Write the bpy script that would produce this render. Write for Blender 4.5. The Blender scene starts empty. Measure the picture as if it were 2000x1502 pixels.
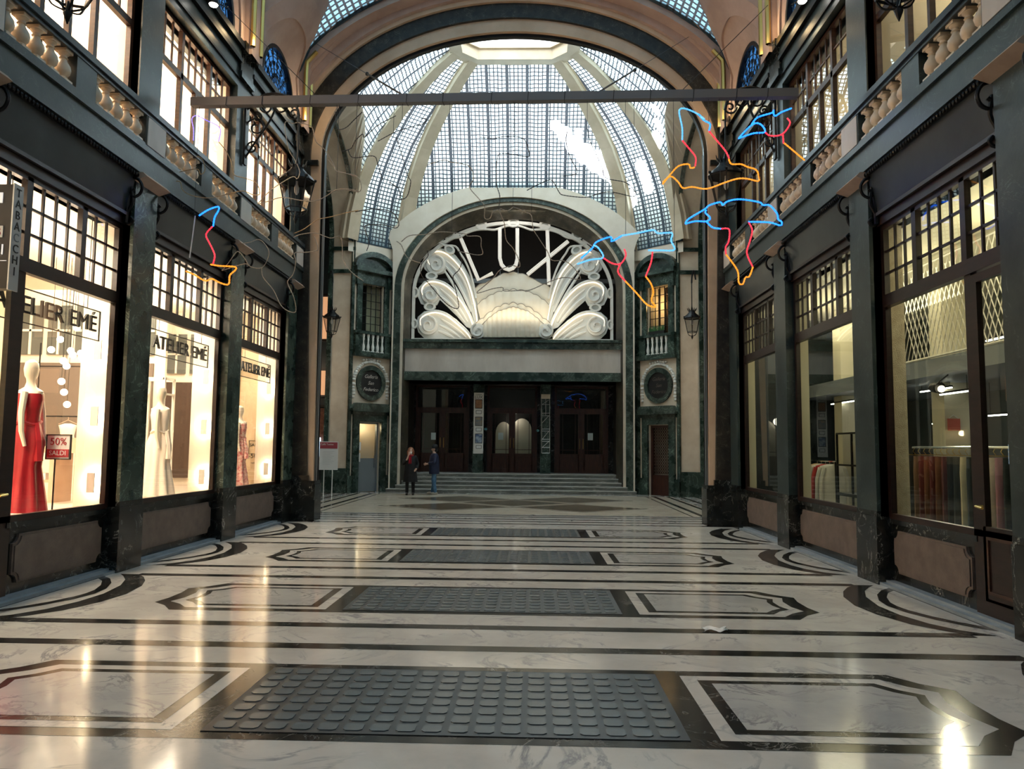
import bpy, bmesh, math, random
from mathutils import Vector, Matrix, noise
random.seed(7)
SC = bpy.context.scene
PI = math.pi
R = math.radians
# ------------------------------------------------------------------ camera
F, PIT, YAW, ROL, CX, CH = 1477.0, 0.0833, 0.0278, -0.0103, 0.5116, 1.7
def _cam():
    c, s = math.cos(YAW), math.sin(YAW); A = Matrix(((c, s, 0), (-s, c, 0), (0, 0, 1)))
    c, s = math.cos(PIT), math.sin(PIT); B = Matrix(((1, 0, 0), (0, c, s), (0, -s, c)))
    c, s = math.cos(ROL), math.sin(ROL); D = Matrix(((c, 0, -s), (0, 1, 0), (s, 0, c)))
    return D @ B @ A
MW = _cam()
cd = bpy.data.cameras.new('camera'); cam = bpy.data.objects.new('camera', cd); SC.collection.objects.link(cam)
cd.sensor_width = 36; cd.lens = 36 * F / 2000; cd.clip_end = 300; cd.clip_start = 0.05
_inv = MW.transposed()
_r = (_inv @ Vector((1, 0, 0)), _inv @ Vector((0, 0, 1)), _inv @ Vector((0, -1, 0)))
cam.matrix_world = Matrix(((_r[0].x, _r[1].x, _r[2].x, CX), (_r[0].y, _r[1].y, _r[2].y, 0), (_r[0].z, _r[1].z, _r[2].z, CH), (0, 0, 0, 1)))
SC.camera = cam
def at(u, v, Y=None, X=None, Z=None):
    """point of the place seen at a photo pixel, on the plane Y=, X= or Z="""
    r = _inv @ Vector(((u - 1000) / F, 1, (751 - v) / F)); o = Vector((CX, 0, CH))
    t = (Y - o.y) / r.y if Y is not None else (X - o.x) / r.x if X is not None else (Z - o.z) / r.z
    return o + r * t
# ------------------------------------------------------------------ exposure, world, sun
SC.view_settings.view_transform = 'Standard'; SC.view_settings.look = 'None'
SC.view_settings.exposure = 0.25; SC.view_settings.gamma = 1.0
SC.view_settings.use_curve_mapping = False
SC.cycles.max_bounces = 8; SC.cycles.diffuse_bounces = 4; SC.cycles.glossy_bounces = 4
SC.cycles.transmission_bounces = 6; SC.cycles.transparent_max_bounces = 10
SC.cycles.sample_clamp_indirect = 6; SC.cycles.caustics_reflective = False; SC.cycles.caustics_refractive = False
SC.cycles.blur_glossy = 0.5
wd = bpy.data.worlds.new('sky'); SC.world = wd; wd.use_nodes = True
_bg = wd.node_tree.nodes['Background']; _bg.inputs[0].default_value = (1.0, 0.96, 0.90, 1); _bg.inputs[1].default_value = 1.0
_tc = wd.node_tree.nodes.new('ShaderNodeTexCoord'); _sx = wd.node_tree.nodes.new('ShaderNodeSeparateXYZ'); _mr = wd.node_tree.nodes.new('ShaderNodeMapRange')   # brighter sky beyond the cinema, dimmer towards the sides
_mr.inputs[1].default_value = -.3; _mr.inputs[2].default_value = .9; _mr.inputs[3].default_value = 4.2; _mr.inputs[4].default_value = 8.6
wd.node_tree.links.new(_tc.outputs['Generated'], _sx.inputs[0]); wd.node_tree.links.new(_sx.outputs[1], _mr.inputs[0]); wd.node_tree.links.new(_mr.outputs[0], _bg.inputs[1])
def lamp(name, kind, loc, energy, color=(1, 1, 1), rot=(0, 0, 0), size=1, size_y=None, spot=None, blend=.3):
    l = bpy.data.lights.new(name, kind); l.energy = energy; l.color = color
    if kind == 'AREA':
        l.shape = 'RECTANGLE'; l.size = size; l.size_y = size_y or size
    elif kind != 'SUN': l.shadow_soft_size = size
    if spot: l.spot_size = spot; l.spot_blend = blend
    o = bpy.data.objects.new(name, l); o.location = loc; o.rotation_euler = rot; SC.collection.objects.link(o); return o
WARM = (1.0, 0.80, 0.60)
# boutique ceilings, left: bright warm; right: dim neutral
for k, e in ((-1, 130), (0, 170), (1, 190), (2, 170)):
    yc = 8.62 + 3.37 * k
    lamp('shop_lamp', 'AREA', (-6.3, yc - .3, 4.55), e, WARM, (0, 0, 0), 1.0, 2.2)
    lamp('upper_room_lamp', 'AREA', (-6.4, yc, 8.2), 140, (1.0, .78, .58), (0, 0, 0), 1.2, 2.4)
    lamp('ceiling_fill', 'AREA', (-6.4, yc, 3.95), 70, WARM, (PI, 0, 0), .5, 2.4); lamp('ceiling_fill', 'AREA', (-6.4, yc, 7.4), 90, (1.0, .78, .58), (PI, 0, 0), .5, 2.4)  # upward areas added so the ceilings look lit; no such fittings
lamp('shop_lamp', 'AREA', (-8.2, 11.5, 4.5), 90, WARM, (0, 0, 0), 1.2, 8)
for k, e in ((0, 42), (1, 20), (2, 26)):
    yc = 8.62 + 3.37 * k
    lamp('shop_lamp', 'AREA', (6.7, yc, 4.5), e, (1.0, .86, .62), (0, 0, 0), 1.2, 2.2)
    lamp('upper_room_lamp', 'AREA', (6.4, yc, 8.2), 16, (1.0, .84, .62), (0, 0, 0), 1.2, 2.4)
    lamp('ceiling_fill', 'AREA', (6.4, yc, 3.95), e * .9, (1, .86, .62), (PI, 0, 0), .5, 2.4); lamp('ceiling_fill', 'AREA', (6.4, yc, 7.4), 10, (1.0, .84, .62), (PI, 0, 0), .5, 2.4)  # upward areas added here too, to brighten the ceilings
# ------------------------------------------------------------------ materials
def mat(name, base=(.8, .8, .8), rough=.5, metal=0.0, emit=None, es=0.0, spec=None, trans=0.0, alpha=None):
    m = bpy.data.materials.new(name); m.use_nodes = True
    b = m.node_tree.nodes['Principled BSDF']
    b.inputs['Base Color'].default_value = (*base, 1); b.inputs['Roughness'].default_value = rough; b.inputs['Metallic'].default_value = metal
    if emit: b.inputs['Emission Color'].default_value = (*emit, 1); b.inputs['Emission Strength'].default_value = es
    if spec is not None: b.inputs['Specular IOR Level'].default_value = spec
    if trans: b.inputs['Transmission Weight'].default_value = trans
    return m
class NT:
    def __init__(s, m): s.m = m; s.t = m.node_tree; s.b = s.t.nodes['Principled BSDF']
    def n(s, typ, **kw):
        x = s.t.nodes.new(typ)
        for k, v in kw.items():
            if k[0] == 'i' and k[1:].isdigit(): x.inputs[int(k[1:])].default_value = v
            else: setattr(x, k, v)
        return x
    def l(s, a, b): s.t.links.new(a, b)
    def math(s, op, a, b=None, c=None):
        x = s.n('ShaderNodeMath', operation=op)
        for i, q in enumerate((a, b, c)):
            if q is None: continue
            if isinstance(q, (int, float)): x.inputs[i].default_value = q
            else: s.l(q, x.inputs[i])
        return x.outputs[0]
    def mix(s, f, a, b):
        x = s.n('ShaderNodeMix', data_type='RGBA')
        for i, q in ((0, f), (6, a), (7, b)):
            if hasattr(q, 'links'): s.l(q, x.inputs[i])
            else: x.inputs[i].default_value = q if i == 0 else (*q, 1)
        return x.outputs[2]
    def ramp(s, f, stops):
        x = s.n('ShaderNodeValToRGB'); e = x.color_ramp.elements
        while len(e) < len(stops): e.new(.5)
        for q, (p, c) in zip(e, stops): q.position = p; q.color = (*c, 1) if len(c) == 3 else c
        s.l(f, x.inputs[0]); return x.outputs[0]
def noisy(name, c0, c1, scale=3, rough=.4, detail=5, stretch=(1, 1, 1), bump=0.0, veins=None, vscale=1.5, vw=.02, metal=0, rr=0.0, spec=None, c2=None):
    """stone, plaster, wood: two-tone noise, optional veins, optional fine bump"""
    m = mat(name, c0, rough, metal, spec=spec); t = NT(m)
    g = t.n('ShaderNodeNewGeometry'); mp = t.n('ShaderNodeMapping'); mp.inputs['Scale'].default_value = stretch
    t.l(g.outputs['Position'], mp.inputs[0])
    a = t.n('ShaderNodeTexNoise'); a.inputs['Scale'].default_value = scale; a.inputs['Detail'].default_value = detail; a.inputs['Roughness'].default_value = .6
    t.l(mp.outputs[0], a.inputs[0])
    f = t.ramp(a.outputs[0], [(.35, (0, 0, 0)), (.68, (1, 1, 1))])
    col = t.mix(f, c0, c1)
    if veins:
        w = t.n('ShaderNodeTexNoise'); w.inputs['Scale'].default_value = vscale; w.inputs['Detail'].default_value = 7; w.inputs['Roughness'].default_value = .62; w.inputs['Distortion'].default_value = 1.4
        t.l(mp.outputs[0], w.inputs[0])
        d = t.math('ABSOLUTE', t.math('SUBTRACT', w.outputs[0], .5))
        v = t.n('ShaderNodeMapRange'); v.inputs[1].default_value = 0; v.inputs[2].default_value = vw; v.inputs[3].default_value = 1; v.inputs[4].default_value = 0
        t.l(d, v.inputs[0])
        vv = t.math('MULTIPLY', v.outputs[0], t.ramp(a.outputs[0], [(.42, (.0, .0, .0)), (.62, (1, 1, 1))]))
        col = t.mix(vv, col, veins)
    t.l(col, t.b.inputs['Base Color'])
    if rr: t.l(t.math('MULTIPLY_ADD', a.outputs[0], rr, rough - rr / 2), t.b.inputs['Roughness'])
    if bump:
        n2 = t.n('ShaderNodeTexNoise'); n2.inputs['Scale'].default_value = scale * 9; n2.inputs['Detail'].default_value = 4
        t.l(mp.outputs[0], n2.inputs[0]); bp = t.n('ShaderNodeBump'); bp.inputs['Strength'].default_value = bump; bp.inputs['Distance'].default_value = .02
        t.l(n2.outputs[0], bp.inputs['Height']); t.l(bp.outputs[0], t.b.inputs['Normal'])
    return m
M = {}
M['green'] = noisy('green_marble', (.012, .026, .021), (.040, .068, .054), 2.2, .28, veins=(.26, .36, .30), vscale=2.6, vw=.018, rr=.12)
M['slate'] = noisy('grey_green_stone', (.014, .025, .026), (.036, .053, .052), 2.6, .36, bump=.05, rr=.15, veins=(.12, .16, .16), vscale=1.8, vw=.006)
M['slate2'] = noisy('smooth_slate', (.012, .019, .024), (.034, .046, .052), 1.2, .35)
M['black'] = noisy('black_marble', (.006, .008, .008), (.022, .024, .023), 3, .2, veins=(.35, .36, .33), vscale=1.7, vw=.008)
M['pier'] = noisy('dark_brown_marble', (.010, .010, .009), (.040, .034, .026), 5, .42, veins=(.2, .2, .15), vscale=2.2, vw=.007)
M['cream'] = noisy('cream_stone', (.62, .52, .40), (.76, .67, .54), 1.6, .55, bump=.1)
M['tanstone'] = noisy('tan_arch_stone', (.56, .40, .27), (.68, .51, .36), 1.6, .55, bump=.1)
M['ribstone'] = noisy('beige_rib_plaster', (.54, .45, .32), (.66, .56, .42), 1.4, .55)
M['cream2'] = noisy('pale_cream_plaster', (.74, .66, .54), (.84, .77, .66), 1.3, .6)
M['panel'] = noisy('grey_beige_panel', (.47, .42, .37), (.66, .61, .55), 1.1, .45, stretch=(1, 1, .35))
M['pink'] = noisy('pink_plaster', (.44, .31, .255), (.56, .41, .345), 1.5, .65, bump=.1)
M['tan'] = noisy('tan_inset_stone', (.095, .072, .060), (.145, .112, .094), 6, .5, bump=.15)
M['wood'] = noisy('dark_frame_wood', (.010, .005, .004), (.024, .011, .009), 4, .35, stretch=(1, 1, 6))
M['wood2'] = noisy('brown_frame_wood', (.035, .015, .009), (.07, .03, .017), 4, .4, stretch=(1, 1, 6))
M['door'] = noisy('red_brown_door_wood', (.028, .008, .005), (.06, .018, .010), 4, .35, stretch=(6, 1, 1))
M['iron'] = mat('black_iron', (.012, .012, .013), .42, .6)
M['steel'] = mat('grey_painted_steel', (.20, .23, .25), .45, .3)
M['barpaint'] = mat('grey_metal_bar', (.17, .165, .17), .45, .4)
M['brass'] = mat('polished_brass', (.80, .56, .18), .28, 1.0)
M['white'] = noisy('white_paint', (.80, .79, .74), (.88, .87, .82), 2, .5)
M['shade'] = mat('off_white_relief', (.70, .71, .68), .55)
M['paper'] = mat('white_paper', (.85, .85, .83), .7)
M['blackp'] = mat('black_print', (.01, .01, .01), .5)
M['redp'] = mat('red_print', (.45, .03, .04), .5)
M['void'] = mat('unlit_dark_interior', (.012, .010, .010), .7)
M['shopwall'] = noisy('warm_shop_wall', (.86, .78, .66), (.92, .86, .75), .8, .6)
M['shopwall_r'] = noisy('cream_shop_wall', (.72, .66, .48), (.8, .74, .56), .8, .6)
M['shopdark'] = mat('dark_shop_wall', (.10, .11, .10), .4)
M['shopfloor'] = noisy('pale_shop_floor', (.62, .52, .42), (.7, .6, .5), 2, .35)
M['baluster'] = noisy('cream_marble_baluster', (.62, .50, .36), (.76, .65, .50), 5, .35)
M['balpink'] = M['baluster']
M['lampon'] = mat('lit_lamp_glass', (1, .9, .7), .3, emit=(1, .82, .58), es=5)
M['sconce'] = mat('lit_sconce_glass', (1, .9, .7), .3, emit=(1, .80, .52), es=45)
M['lampwhite'] = mat('lit_white_lamp', (1, 1, 1), .3, emit=(1, .95, .85), es=10)
M['neon'] = mat('warm_light_line', (1, .9, .75), .4, emit=(1, .80, .55), es=1.6)
M['letter'] = mat('white_letter_tube', (.85, .82, .76), .4, emit=(1, .9, .78), es=.22)
M['curb'] = noisy('blue_grey_curb', (.20, .25, .29), (.30, .35, .39), 4, .35)
M['redcloth'] = noisy('red_satin', (.30, .006, .014), (.44, .010, .022), 3, .42)
M['whitecloth'] = mat('ivory_chiffon', (.88, .80, .68), .6)
M['mann'] = mat('ivory_mannequin', (.84, .76, .62), .35)
def glass(name, tint=(1, 1, 1), refl=1.0, rough=0.0):
    m = bpy.data.materials.new(name); m.use_nodes = True; t = m.node_tree; t.nodes.clear()
    o = t.nodes.new('ShaderNodeOutputMaterial'); mx = t.nodes.new('ShaderNodeMixShader')
    tr = t.nodes.new('ShaderNodeBsdfTransparent'); tr.inputs[0].default_value = (*tint, 1)
    gl = t.nodes.new('ShaderNodeBsdfGlossy'); gl.inputs['Roughness'].default_value = rough
    fr = t.nodes.new('ShaderNodeLayerWeight'); fr.inputs[0].default_value = .5
    pw = t.nodes.new('ShaderNodeMath'); pw.operation = 'POWER'; pw.inputs[1].default_value = 5; t.links.new(fr.outputs['Facing'], pw.inputs[0])
    mu = t.nodes.new('ShaderNodeMath'); mu.operation = 'MULTIPLY_ADD'; mu.inputs[1].default_value = .9 * refl; mu.inputs[2].default_value = .035 * refl; t.links.new(pw.outputs[0], mu.inputs[0])
    t.links.new(mu.outputs[0], mx.inputs[0]); t.links.new(tr.outputs[0], mx.inputs[1]); t.links.new(gl.outputs[0], mx.inputs[2]); t.links.new(mx.outputs[0], o.inputs[0])
    return m
M['glass'] = glass('window_glass', (.97, .98, .97), 1.3)
M['glass_dim'] = glass('greenish_window_glass', (.92, .96, .92), 1.05)
M['glass_lamp'] = glass('lantern_glass', (.80, .80, .80), 2.0, .08)
def blocks(name, pitch, bar, every, tint, line=(.10, .13, .15)):
    """glass-block vault: UV in metres; daylight comes through each block"""
    m = bpy.data.materials.new(name); m.use_nodes = True; t = NT(m); tr = t.t
    uv = t.n('ShaderNodeTexCoord'); sp = t.n('ShaderNodeSeparateXYZ'); t.l(uv.outputs['UV'], sp.inputs[0])
    def line_(sock, p, w):
        q = t.math('FRACT', t.math('DIVIDE', sock, p)); return t.math('LESS_THAN', q, w / p)
    a = line_(sp.outputs[0], pitch, bar); b = line_(sp.outputs[1], pitch, bar)
    g = t.math('MAXIMUM', a, b)
    if every: g = t.math('MAXIMUM', g, line_(sp.outputs[0], pitch * every, bar * 2.6))
    # per-block tint
    s = t.n('ShaderNodeVectorMath', operation='SNAP'); s.inputs[1].default_value = (pitch, pitch, pitch); t.l(uv.outputs['UV'], s.inputs[0])
    wn = t.n('ShaderNodeTexWhiteNoise'); t.l(s.outputs[0], wn.inputs[0])
    col = t.mix(t.math('MULTIPLY', wn.outputs[0], .5), tint, tuple(min(1, c * 1.15 + .04) for c in tint))
    T = t.n('ShaderNodeBsdfTranslucent'); t.l(col, T.inputs[0])
    G = t.n('ShaderNodeBsdfGlossy'); G.inputs['Roughness'].default_value = .15
    m1 = t.n('ShaderNodeMixShader'); m1.inputs[0].default_value = .05; t.l(T.outputs[0], m1.inputs[1]); t.l(G.outputs[0], m1.inputs[2])
    D = t.n('ShaderNodeBsdfDiffuse'); D.inputs[0].default_value = (*line, 1)
    DT = t.n('ShaderNodeBsdfTranslucent'); DT.inputs[0].default_value = (.018, .02, .024, 1); DA = t.n('ShaderNodeAddShader'); t.l(D.outputs[0], DA.inputs[0]); t.l(DT.outputs[0], DA.inputs[1])
    m2 = t.n('ShaderNodeMixShader'); t.l(g, m2.inputs[0]); t.l(m1.outputs[0], m2.inputs[1]); t.l(DA.outputs[0], m2.inputs[2])
    t.l(m2.outputs[0], tr.nodes['Material Output'].inputs[0]); tr.nodes.remove(t.b); return m
M['dome'] = blocks('dome_glass_blocks', .145, .045, 5, (.56, .77, .90), line=(.05, .085, .12))
M['vault'] = blocks('vault_glass_blocks', .17, .06, 0, (.105, .22, .31), line=(.05, .075, .09))
def floor_mat(name, c0, c1, veins, rough, vs, vw, slab=True):
    m = noisy(name, c0, c1, 1.3, rough, detail=6, veins=veins, vscale=vs, vw=vw, rr=.06)
    return m
M['fwhite'] = floor_mat('white_floor_marble', (.52, .50, .47), (.68, .66, .62), (.30, .30, .31), .11, 1.1, .03)
M['fgrey'] = floor_mat('grey_floor_marble', (.40, .40, .40), (.54, .53, .51), (.25, .25, .26), .12, 1.6, .03)
M['fblack'] = floor_mat('black_floor_marble', (.010, .011, .012), (.03, .028, .026), (.33, .32, .30), .15, 2.4, .012)
M['fbrown'] = floor_mat('brown_floor_marble', (.10, .075, .045), (.16, .12, .075), (.25, .2, .14), .2, 2, .01)
M['fbeige'] = floor_mat('beige_floor_marble', (.55, .48, .38), (.66, .59, .48), (.4, .35, .28), .18, 1.4, .02)
M['gglass'] = mat('thick_floor_glass', (.13, .155, .17), .22)
M['giron'] = mat('worn_floor_iron', (.05, .052, .052), .42, .3)
# ------------------------------------------------------------------ mesh helpers
ORG = {}
class MB:
    def __init__(s): s.v = []; s.f = []; s.m = []; s.uv = None
    def add(s, vs, fs, mi=0):
        o = len(s.v); s.v += [tuple(p) for p in vs]; s.f += [tuple(i + o for i in f) for f in fs]; s.m += [mi] * len(fs); return s
    def box(s, x0, x1, y0, y1, z0, z1, mi=0):
        x0, x1 = sorted((x0, x1)); y0, y1 = sorted((y0, y1)); z0, z1 = sorted((z0, z1))
        return s.add([(x, y, z) for z in (z0, z1) for y in (y0, y1) for x in (x0, x1)], [(0, 2, 3, 1), (4, 5, 7, 6), (0, 1, 5, 4), (2, 6, 7, 3), (0, 4, 6, 2), (1, 3, 7, 5)], mi)
    def prism(s, pts, fn, d0, d1, mi=0):
        """2D outline extruded from depth d0 to d1; fn(a, b, d) gives the 3D point"""
        n = len(pts); vs = [fn(a, b, d0) for a, b in pts] + [fn(a, b, d1) for a, b in pts]
        return s.add(vs, [tuple(range(n))[::-1], tuple(range(n, 2 * n))] + [(i, (i + 1) % n, n + (i + 1) % n, n + i) for i in range(n)], mi)
    def band(s, A, B, fn, d0, d1, mi=0, closed=False):
        """strip between two equally long 2D polylines, extruded d0..d1"""
        n = len(A); vs = [fn(*p, d) for d in (d0, d1) for q in (A, B) for p in q]; fs = []
        for i in range(n if closed else n - 1):
            j = (i + 1) % n
            fs += [(i, j, n + j, n + i), (2 * n + i, 3 * n + i, 3 * n + j, 2 * n + j), (i, 2 * n + i, 2 * n + j, j), (n + i, n + j, 3 * n + j, 3 * n + i)]
        if not closed: fs += [(0, n, 3 * n, 2 * n), (n - 1, 3 * n - 1, 4 * n - 1, 2 * n - 1)]
        return s.add(vs, fs, mi)
    def tube(s, path, r, n=6, closed=False, mi=0):
        P = [Vector(p) for p in path]; k = len(P); rs = r if hasattr(r, '__len__') else [r] * k; o = len(s.v); N = None
        for i in range(k):
            t = (P[(i + 1) % k] - P[i - 1]) if closed else (P[min(i + 1, k - 1)] - P[max(i - 1, 0)])
            if t.length < 1e-9: t = Vector((0, 0, 1))
            t.normalize()
            if N is None: N = t.orthogonal().normalized()
            N = (N - t * N.dot(t)); N = N.normalized() if N.length > 1e-6 else t.orthogonal().normalized()
            Bn = t.cross(N)
            for j in range(n):
                a = 2 * PI * j / n; s.v.append(tuple(P[i] + (N * math.cos(a) + Bn * math.sin(a)) * rs[i]))
        for i in range(k if closed else k - 1):
            i2 = (i + 1) % k
            for j in range(n):
                j2 = (j + 1) % n; s.f.append((o + i * n + j, o + i * n + j2, o + i2 * n + j2, o + i2 * n + j)); s.m.append(mi)
        if not closed:
            s.f += [tuple(o + j for j in range(n))[::-1], tuple(o + (k - 1) * n + j for j in range(n))]; s.m += [mi, mi]
        return s
    def lathe(s, prof, c=(0, 0, 0), n=12, mi=0, rot=0.0, sx=1, sy=1):
        o = len(s.v); k = len(prof)
        for r, z in prof:
            for j in range(n):
                a = 2 * PI * j / n + rot; s.v.append((c[0] + r * sx * math.cos(a), c[1] + r * sy * math.sin(a), c[2] + z))
        for i in range(k - 1):
            for j in range(n):
                j2 = (j + 1) % n; s.f.append((o + i * n + j, o + i * n + j2, o + (i + 1) * n + j2, o + (i + 1) * n + j)); s.m.append(mi)
        s.f += [tuple(o + j for j in range(n))[::-1], tuple(o + (k - 1) * n + j for j in range(n))]; s.m += [mi, mi]
        return s
    def grid(s, fn, nu, nv, mi=0, closed_u=False):
        o = len(s.v); w = nu if closed_u else nu + 1
        for j in range(nv + 1):
            for i in range(w): s.v.append(tuple(fn(i / nu, j / nv)))
        for j in range(nv):
            for i in range(nu):
                i2 = (i + 1) % w; s.f.append((o + j * w + i, o + j * w + i2, o + (j + 1) * w + i2, o + (j + 1) * w + i)); s.m.append(mi)
        return s
    def ball(s, c, r, nu=10, nv=7, mi=0):
        rx, ry, rz = r if hasattr(r, '__len__') else (r, r, r)
        return s.add(*_ball(c, rx, ry, rz, nu, nv), mi)
    def build(s, name, mats, parent=None, smooth=False, label=None, cat=None, group=None, kind=None, fix=True, origin=None):
        vs = [Vector(v) for v in s.v]
        if parent is not None: O = ORG[parent]
        elif origin is not None: O = Vector(origin)
        else:
            xs, ys, zs = zip(*s.v); O = Vector(((min(xs) + max(xs)) / 2, (min(ys) + max(ys)) / 2, min(zs)))
        me = bpy.data.meshes.new(name); me.from_pydata([tuple(v - O) for v in vs], [], s.f)
        ml = mats if isinstance(mats, (list, tuple)) else [mats]
        for m_ in ml: me.materials.append(M[m_] if isinstance(m_, str) else m_)
        if len(ml) > 1:
            for p, i in zip(me.polygons, s.m): p.material_index = i
        if s.uv:
            ul = me.uv_layers.new(name='UVMap')
            for lp in me.loops: ul.data[lp.index].uv = s.uv[lp.vertex_index]
        if fix:
            bm = bmesh.new(); bm.from_mesh(me); bmesh.ops.recalc_face_normals(bm, faces=bm.faces); bm.to_mesh(me); bm.free()
        if smooth:
            for p in me.polygons: p.use_smooth = True
            me.set_sharp_from_angle(angle=R(42))
        o = bpy.data.objects.new(name, me); SC.collection.objects.link(o); ORG[o] = O
        if parent is not None: o.parent = parent
        else: o.location = O
        tag(o, label, cat, group, kind); return o
def _ball(c, rx, ry, rz, nu, nv):
    vs = [(c[0], c[1], c[2] - rz)]
    for j in range(1, nv):
        p = PI * j / nv
        for i in range(nu):
            a = 2 * PI * i / nu; vs.append((c[0] + rx * math.sin(p) * math.cos(a), c[1] + ry * math.sin(p) * math.sin(a), c[2] - rz * math.cos(p)))
    vs.append((c[0], c[1], c[2] + rz)); k = len(vs) - 1; fs = []
    for i in range(nu):
        i2 = (i + 1) % nu; fs.append((0, 1 + i2, 1 + i)); fs.append((k, k - nu + i, k - nu + i2))
        for j in range(nv - 2): fs.append((1 + j * nu + i, 1 + j * nu + i2, 1 + (j + 1) * nu + i2, 1 + (j + 1) * nu + i))
    return vs, fs
def tag(o, label=None, cat=None, group=None, kind=None):
    if label: o['label'] = label
    if cat: o['category'] = cat
    if group: o['group'] = group
    if kind: o['kind'] = kind
    return o
def empty(name, loc, label=None, cat=None, group=None, kind=None, rz=0.0):
    o = bpy.data.objects.new(name, None); o.location = loc; o.empty_display_size = .1; SC.collection.objects.link(o); ORG[o] = Vector(loc)
    o.rotation_euler[2] = rz; return tag(o, label, cat, group, kind)
def copy_tree(o, parent=None):
    c = o.copy(); SC.collection.objects.link(c)
    if parent is not None: c.parent = parent; c.matrix_parent_inverse = o.matrix_parent_inverse.copy()
    for ch in list(o.children): copy_tree(ch, c)
    return c
XZ = lambda a, b, d: (a, d, b)          # plane facing the camera, depth along Y
YZ = lambda a, b, d: (d, a, b)          # side wall plane, depth along X
XY = lambda a, b, d: (a, b, d)
def arc(c, r, a0, a1, n, ry=None):
    ry = r if ry is None else ry
    return [(c[0] + r * math.cos(R(a0 + (a1 - a0) * i / n)), c[1] + ry * math.sin(R(a0 + (a1 - a0) * i / n))) for i in range(n + 1)]
def smooth_path(P, k=4):
    """Catmull-Rom through the points"""
    P = [Vector(p) for p in P]; out = []
    for i in range(len(P) - 1):
        a, b, c, d = P[max(i - 1, 0)], P[i], P[i + 1], P[min(i + 2, len(P) - 1)]
        for j in range(k):
            t = j / k; out.append(.5 * ((2 * b) + (c - a) * t + (2 * a - 5 * b + 4 * c - d) * t * t + (3 * b - a - 3 * c + d) * t ** 3))
    out.append(P[-1]); return out
def text(s, size, loc, basis, mt, name, parent=None, depth=.004, align='CENTER', width=None, shear=0.0, **kw):
    """flat lettering; basis = (right, up) unit vectors"""
    cu = bpy.data.curves.new('t', 'FONT'); cu.body = s; cu.size = size; cu.align_x = align; cu.align_y = 'CENTER'; cu.extrude = depth; cu.resolution_u = 3; cu.shear = shear
    o = bpy.data.objects.new('t', cu); SC.collection.objects.link(o); bpy.context.view_layer.update()
    me = bpy.data.meshes.new_from_object(o); bpy.data.objects.remove(o)
    r = Vector(basis[0]).normalized(); u = Vector(basis[1]).normalized(); n = r.cross(u)
    sx = 1
    if width:
        xs = [v.co.x for v in me.vertices]; sx = width / (max(xs) - min(xs))
    b = MB(); b.add([Vector(loc) + r * v.co.x * sx + u * v.co.y + n * v.co.z for v in me.vertices], [tuple(p.vertices) for p in me.polygons])
    return b.build(name, mt, parent, fix=False, **kw)
STR = dict(kind='structure')
# ================================================================== FLOOR
CB = [8.62 + 3.37 * k for k in range(-2, 3)]           # pattern centres, one per bay
YP = [3.56, 6.93, 10.30, 13.67, 16.90]                 # pilaster centres
WX = 4.97; FX = -0.2
fl = MB()
def fpoly(pts, lev, mi): fl.add([(x, y, .0012 * lev) for x, y in pts], [tuple(range(len(pts)))], mi)
def fstrip(A, B, lev, mi):
    n = len(A); fl.add([(x, y, .0012 * lev) for x, y in A + B], [(i, i + 1, n + i + 1, n + i) for i in range(n - 1)], mi)
fl.box(-13, 13, -7, 32, -.3, 0, 0)
for c in CB + [1.88 - 3.37]:
    m = c - 1.685
    for q in (m - .38, m + .38):
        if q < 17: fpoly([(-4.62, q - .085), (4.62, q - .085), (4.62, q + .085), (-4.62, q + .085)], 1, 1)
    for s in (-1, 1):
        def cc(lst): return [(s * x, c + y) for x, y in lst]
        def endcap(x0, xc, xt, yc, yt, xm):      # rectangle with concave-cut outer end
            return cc([(x0, yc), (xc, yc), (xc + (xt - xc) * .45, yt + (yc - yt) * .42), (xt, yt), (xm + .02, yt * .4), (xm + .02, -yt * .4), (xt, -yt), (xc + (xt - xc) * .45, -yt - (yc - yt) * .42), (xc, -yc), (x0, -yc)])
        fpoly(endcap(0, 3.22, 3.55, .76, .40, 3.49), 1, 1)
        fpoly(endcap(1.63, 3.11, 3.40, .635, .35, 3.32), 2, 0)
        fpoly(endcap(1.74, 3.03, 3.27, .53, .28, 3.20), 3, 1)
        fpoly(endcap(1.83, 2.98, 3.19, .455, .24, 3.13), 4, 2)
        A = cc([(4.62, 1.30), (4.46, 1.12), (4.30, .85), (4.16, .5), (4.08, 0), (4.12, -.45), (4.26, -.88), (4.46, -1.15), (4.62, -1.30)])
        B = cc([(4.86, 1.30), (4.74, 1.15), (4.58, .9), (4.43, .52), (4.34, 0), (4.36, -.45), (4.46, -.83), (4.62, -1.1), (4.86, -1.30)])
        fstrip(A, B, 2, 1)
        fpoly(cc([(4.99, 1.14), (4.8, .95), (4.62, .66), (4.48, .3), (4.44, 0), (4.48, -.3), (4.62, -.66), (4.8, -.95), (4.99, -1.14)]), 3, 1)
        fpoly(cc([(4.94, .93), (4.8, .77), (4.66, .5), (4.56, .2), (4.54, 0), (4.56, -.2), (4.66, -.5), (4.8, -.77), (4.94, -.93)]), 4, 0)
for y in (17.1, 17.66, 18.2, 18.8, 19.25):
    fpoly([(-5.4, y - .07), (5.4, y - .07), (5.4, y + .07), (-5.4, y + .07)], 1, 1)
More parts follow.
